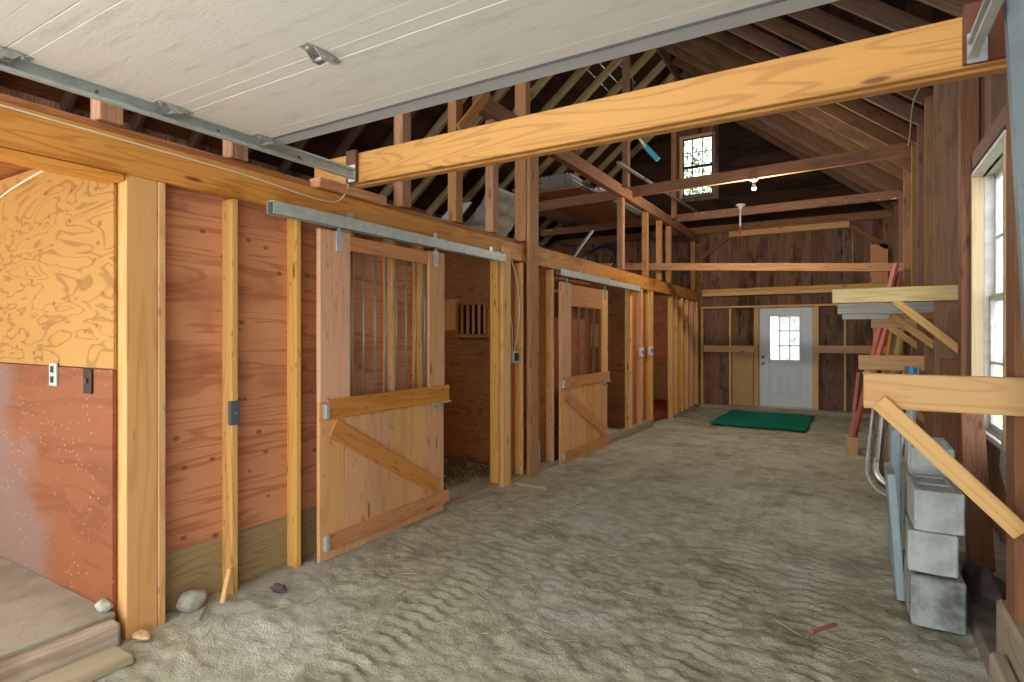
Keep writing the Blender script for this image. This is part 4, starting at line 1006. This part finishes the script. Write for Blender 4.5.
# ------------------------------------------------------------------ outdoors
bx('ground_outside', 'drive', 'bright gravel drive outside the open front', 'ground', (-14, 10, -24, -1.0, -0.2, -0.03), kind='structure', b=0.01)
bx('ground_outside', 'lawn', 'sunlit yard behind the barn', 'ground', (-30, 30, 13.4, 60, -0.6, -0.35), kind='structure', b=0.01)
bx('ground_outside', 'lawn', 'sunlit grass beyond the right wall', 'ground', (1.2, 30, -1, 13.3, -0.6, -0.3), kind='structure', b=0.01)
def tree(x, y, z, h, r, lab, n=2600, seed=0):
    rs = random.Random(seed)
    t = thing('garden_tree', (x, y, z), lab, 'tree', 'trees behind the barn')
    MB().tube([(x, y, z), (x+0.1, y, z+h*0.3), (x, y+0.1, z+h*0.75)], [0.16, 0.12, 0.04], 8).build('trunk', 'bark', t, smooth=True)
    vs = []; fs = []
    for k in range(n):
        while True:
            p = Vector((rs.uniform(-1, 1), rs.uniform(-1, 1), rs.uniform(-1, 1)))
            if 0.2 < p.length < 1 and mnoise.noise(p*2.3+Vector((seed, 0, 0))) > -0.12: break
        c = Vector((x+p.x*r, y+p.y*r, z+h*0.62+p.z*h*0.4)); a = Vector((rs.uniform(-1, 1), rs.uniform(-1, 1), rs.uniform(-1, 1))).normalized(); b = a.orthogonal().normalized()
        s = rs.uniform(0.06, 0.13); i = len(vs); vs += [c-a*s, c-b*s*0.5, c+a*s, c+b*s*0.5]; fs.append((i, i+1, i+2, i+3))
    mb = MB(); mb._add(vs, fs, vs); mb.build('foliage', 'leaf', t)
tree(-3.4, 17.5, -0.35, 6.5, 1.3, 'leafy tree outside the left panes of the white door', 2200, 1)
tree(-6.5, 24.0, -0.35, 12.5, 3.4, 'tall tree outside the loft window', 4200, 2)
tree(-15.5, 27.0, -0.35, 14, 3.6, 'tall tree farther left beyond the loft window', 3600, 4)
tree(6.0, 13.0, -0.35, 7, 2.4, 'tree in the yard outside the right window', 3000, 3)

t = thing('garden_shed', (0.45, 28, -0.35), 'pale shed in the yard beyond the white door', 'shed')
MB().box(-2.6, 3.5, 26, 30, -0.4, 2.4, b=0.02, grain=0).build('walls', 'greyboard', t)
MB().prism([(25.7, 2.4), (30.3, 2.4), (28, 4.0)], 0, -2.8, 3.7).build('roof', 'rafter', t)
# ------------------------------------------------------------------ light
wd = bpy.data.worlds.new('World'); SC.world = wd; wd.use_nodes = True
nt = wd.node_tree; bg = nt.nodes['Background']
bg.inputs['Color'].default_value = (0.86, 0.94, 1.0, 1); bg.inputs['Strength'].default_value = 1.9
s = bpy.data.lights.new('sun', 'SUN'); s.energy = 7.0; s.angle = 0.02; s.color = (1, 0.97, 0.93)
so = bpy.data.objects.new('sun', s); C.objects.link(so)
d = Vector((0.5, -0.04, -0.85)); so.rotation_euler = d.to_track_quat('-Z', 'Y').to_euler()
def lamp(name, loc, e, col=(1, 0.86, 0.66), r=0.05):
    l = bpy.data.lights.new(name, 'POINT'); l.energy = e; l.color = col; l.shadow_soft_size = r
    o = bpy.data.objects.new(name, l); C.objects.link(o); o.location = loc
lamp('bulb_light', (-1.15, 8.5, 3.3), 60, (1, 0.9, 0.76), 0.06)
lamp('stall_fill', (-4.8, 3.4, 2.2), 9)  # added fill lights without fixtures, they brighten the three closed stalls
lamp('stall_fill', (-4.8, 7.0, 2.2), 9)
lamp('stall_fill', (-4.8, 10.8, 2.2), 9)

# ------------------------------------------------------------------ camera
cam = bpy.data.cameras.new('camera'); co = bpy.data.objects.new('camera', cam); C.objects.link(co)
co.location = (0, 0, 1.45); co.rotation_euler = (math.radians(90), 0, math.radians(30.7))
cam.sensor_width = 36; cam.lens = 36*570/1024; cam.shift_y = -6/1024; cam.clip_start = 0.02
SC.camera = co
for o in bpy.data.objects:
    if '_o' in o: del o['_o']
vs_ = SC.view_settings; SC.display_settings.display_device = 'sRGB'
vs_.view_transform = 'Standard'; vs_.look = 'None'; vs_.exposure = 1.2; vs_.gamma = 1.0; vs_.use_curve_mapping = False
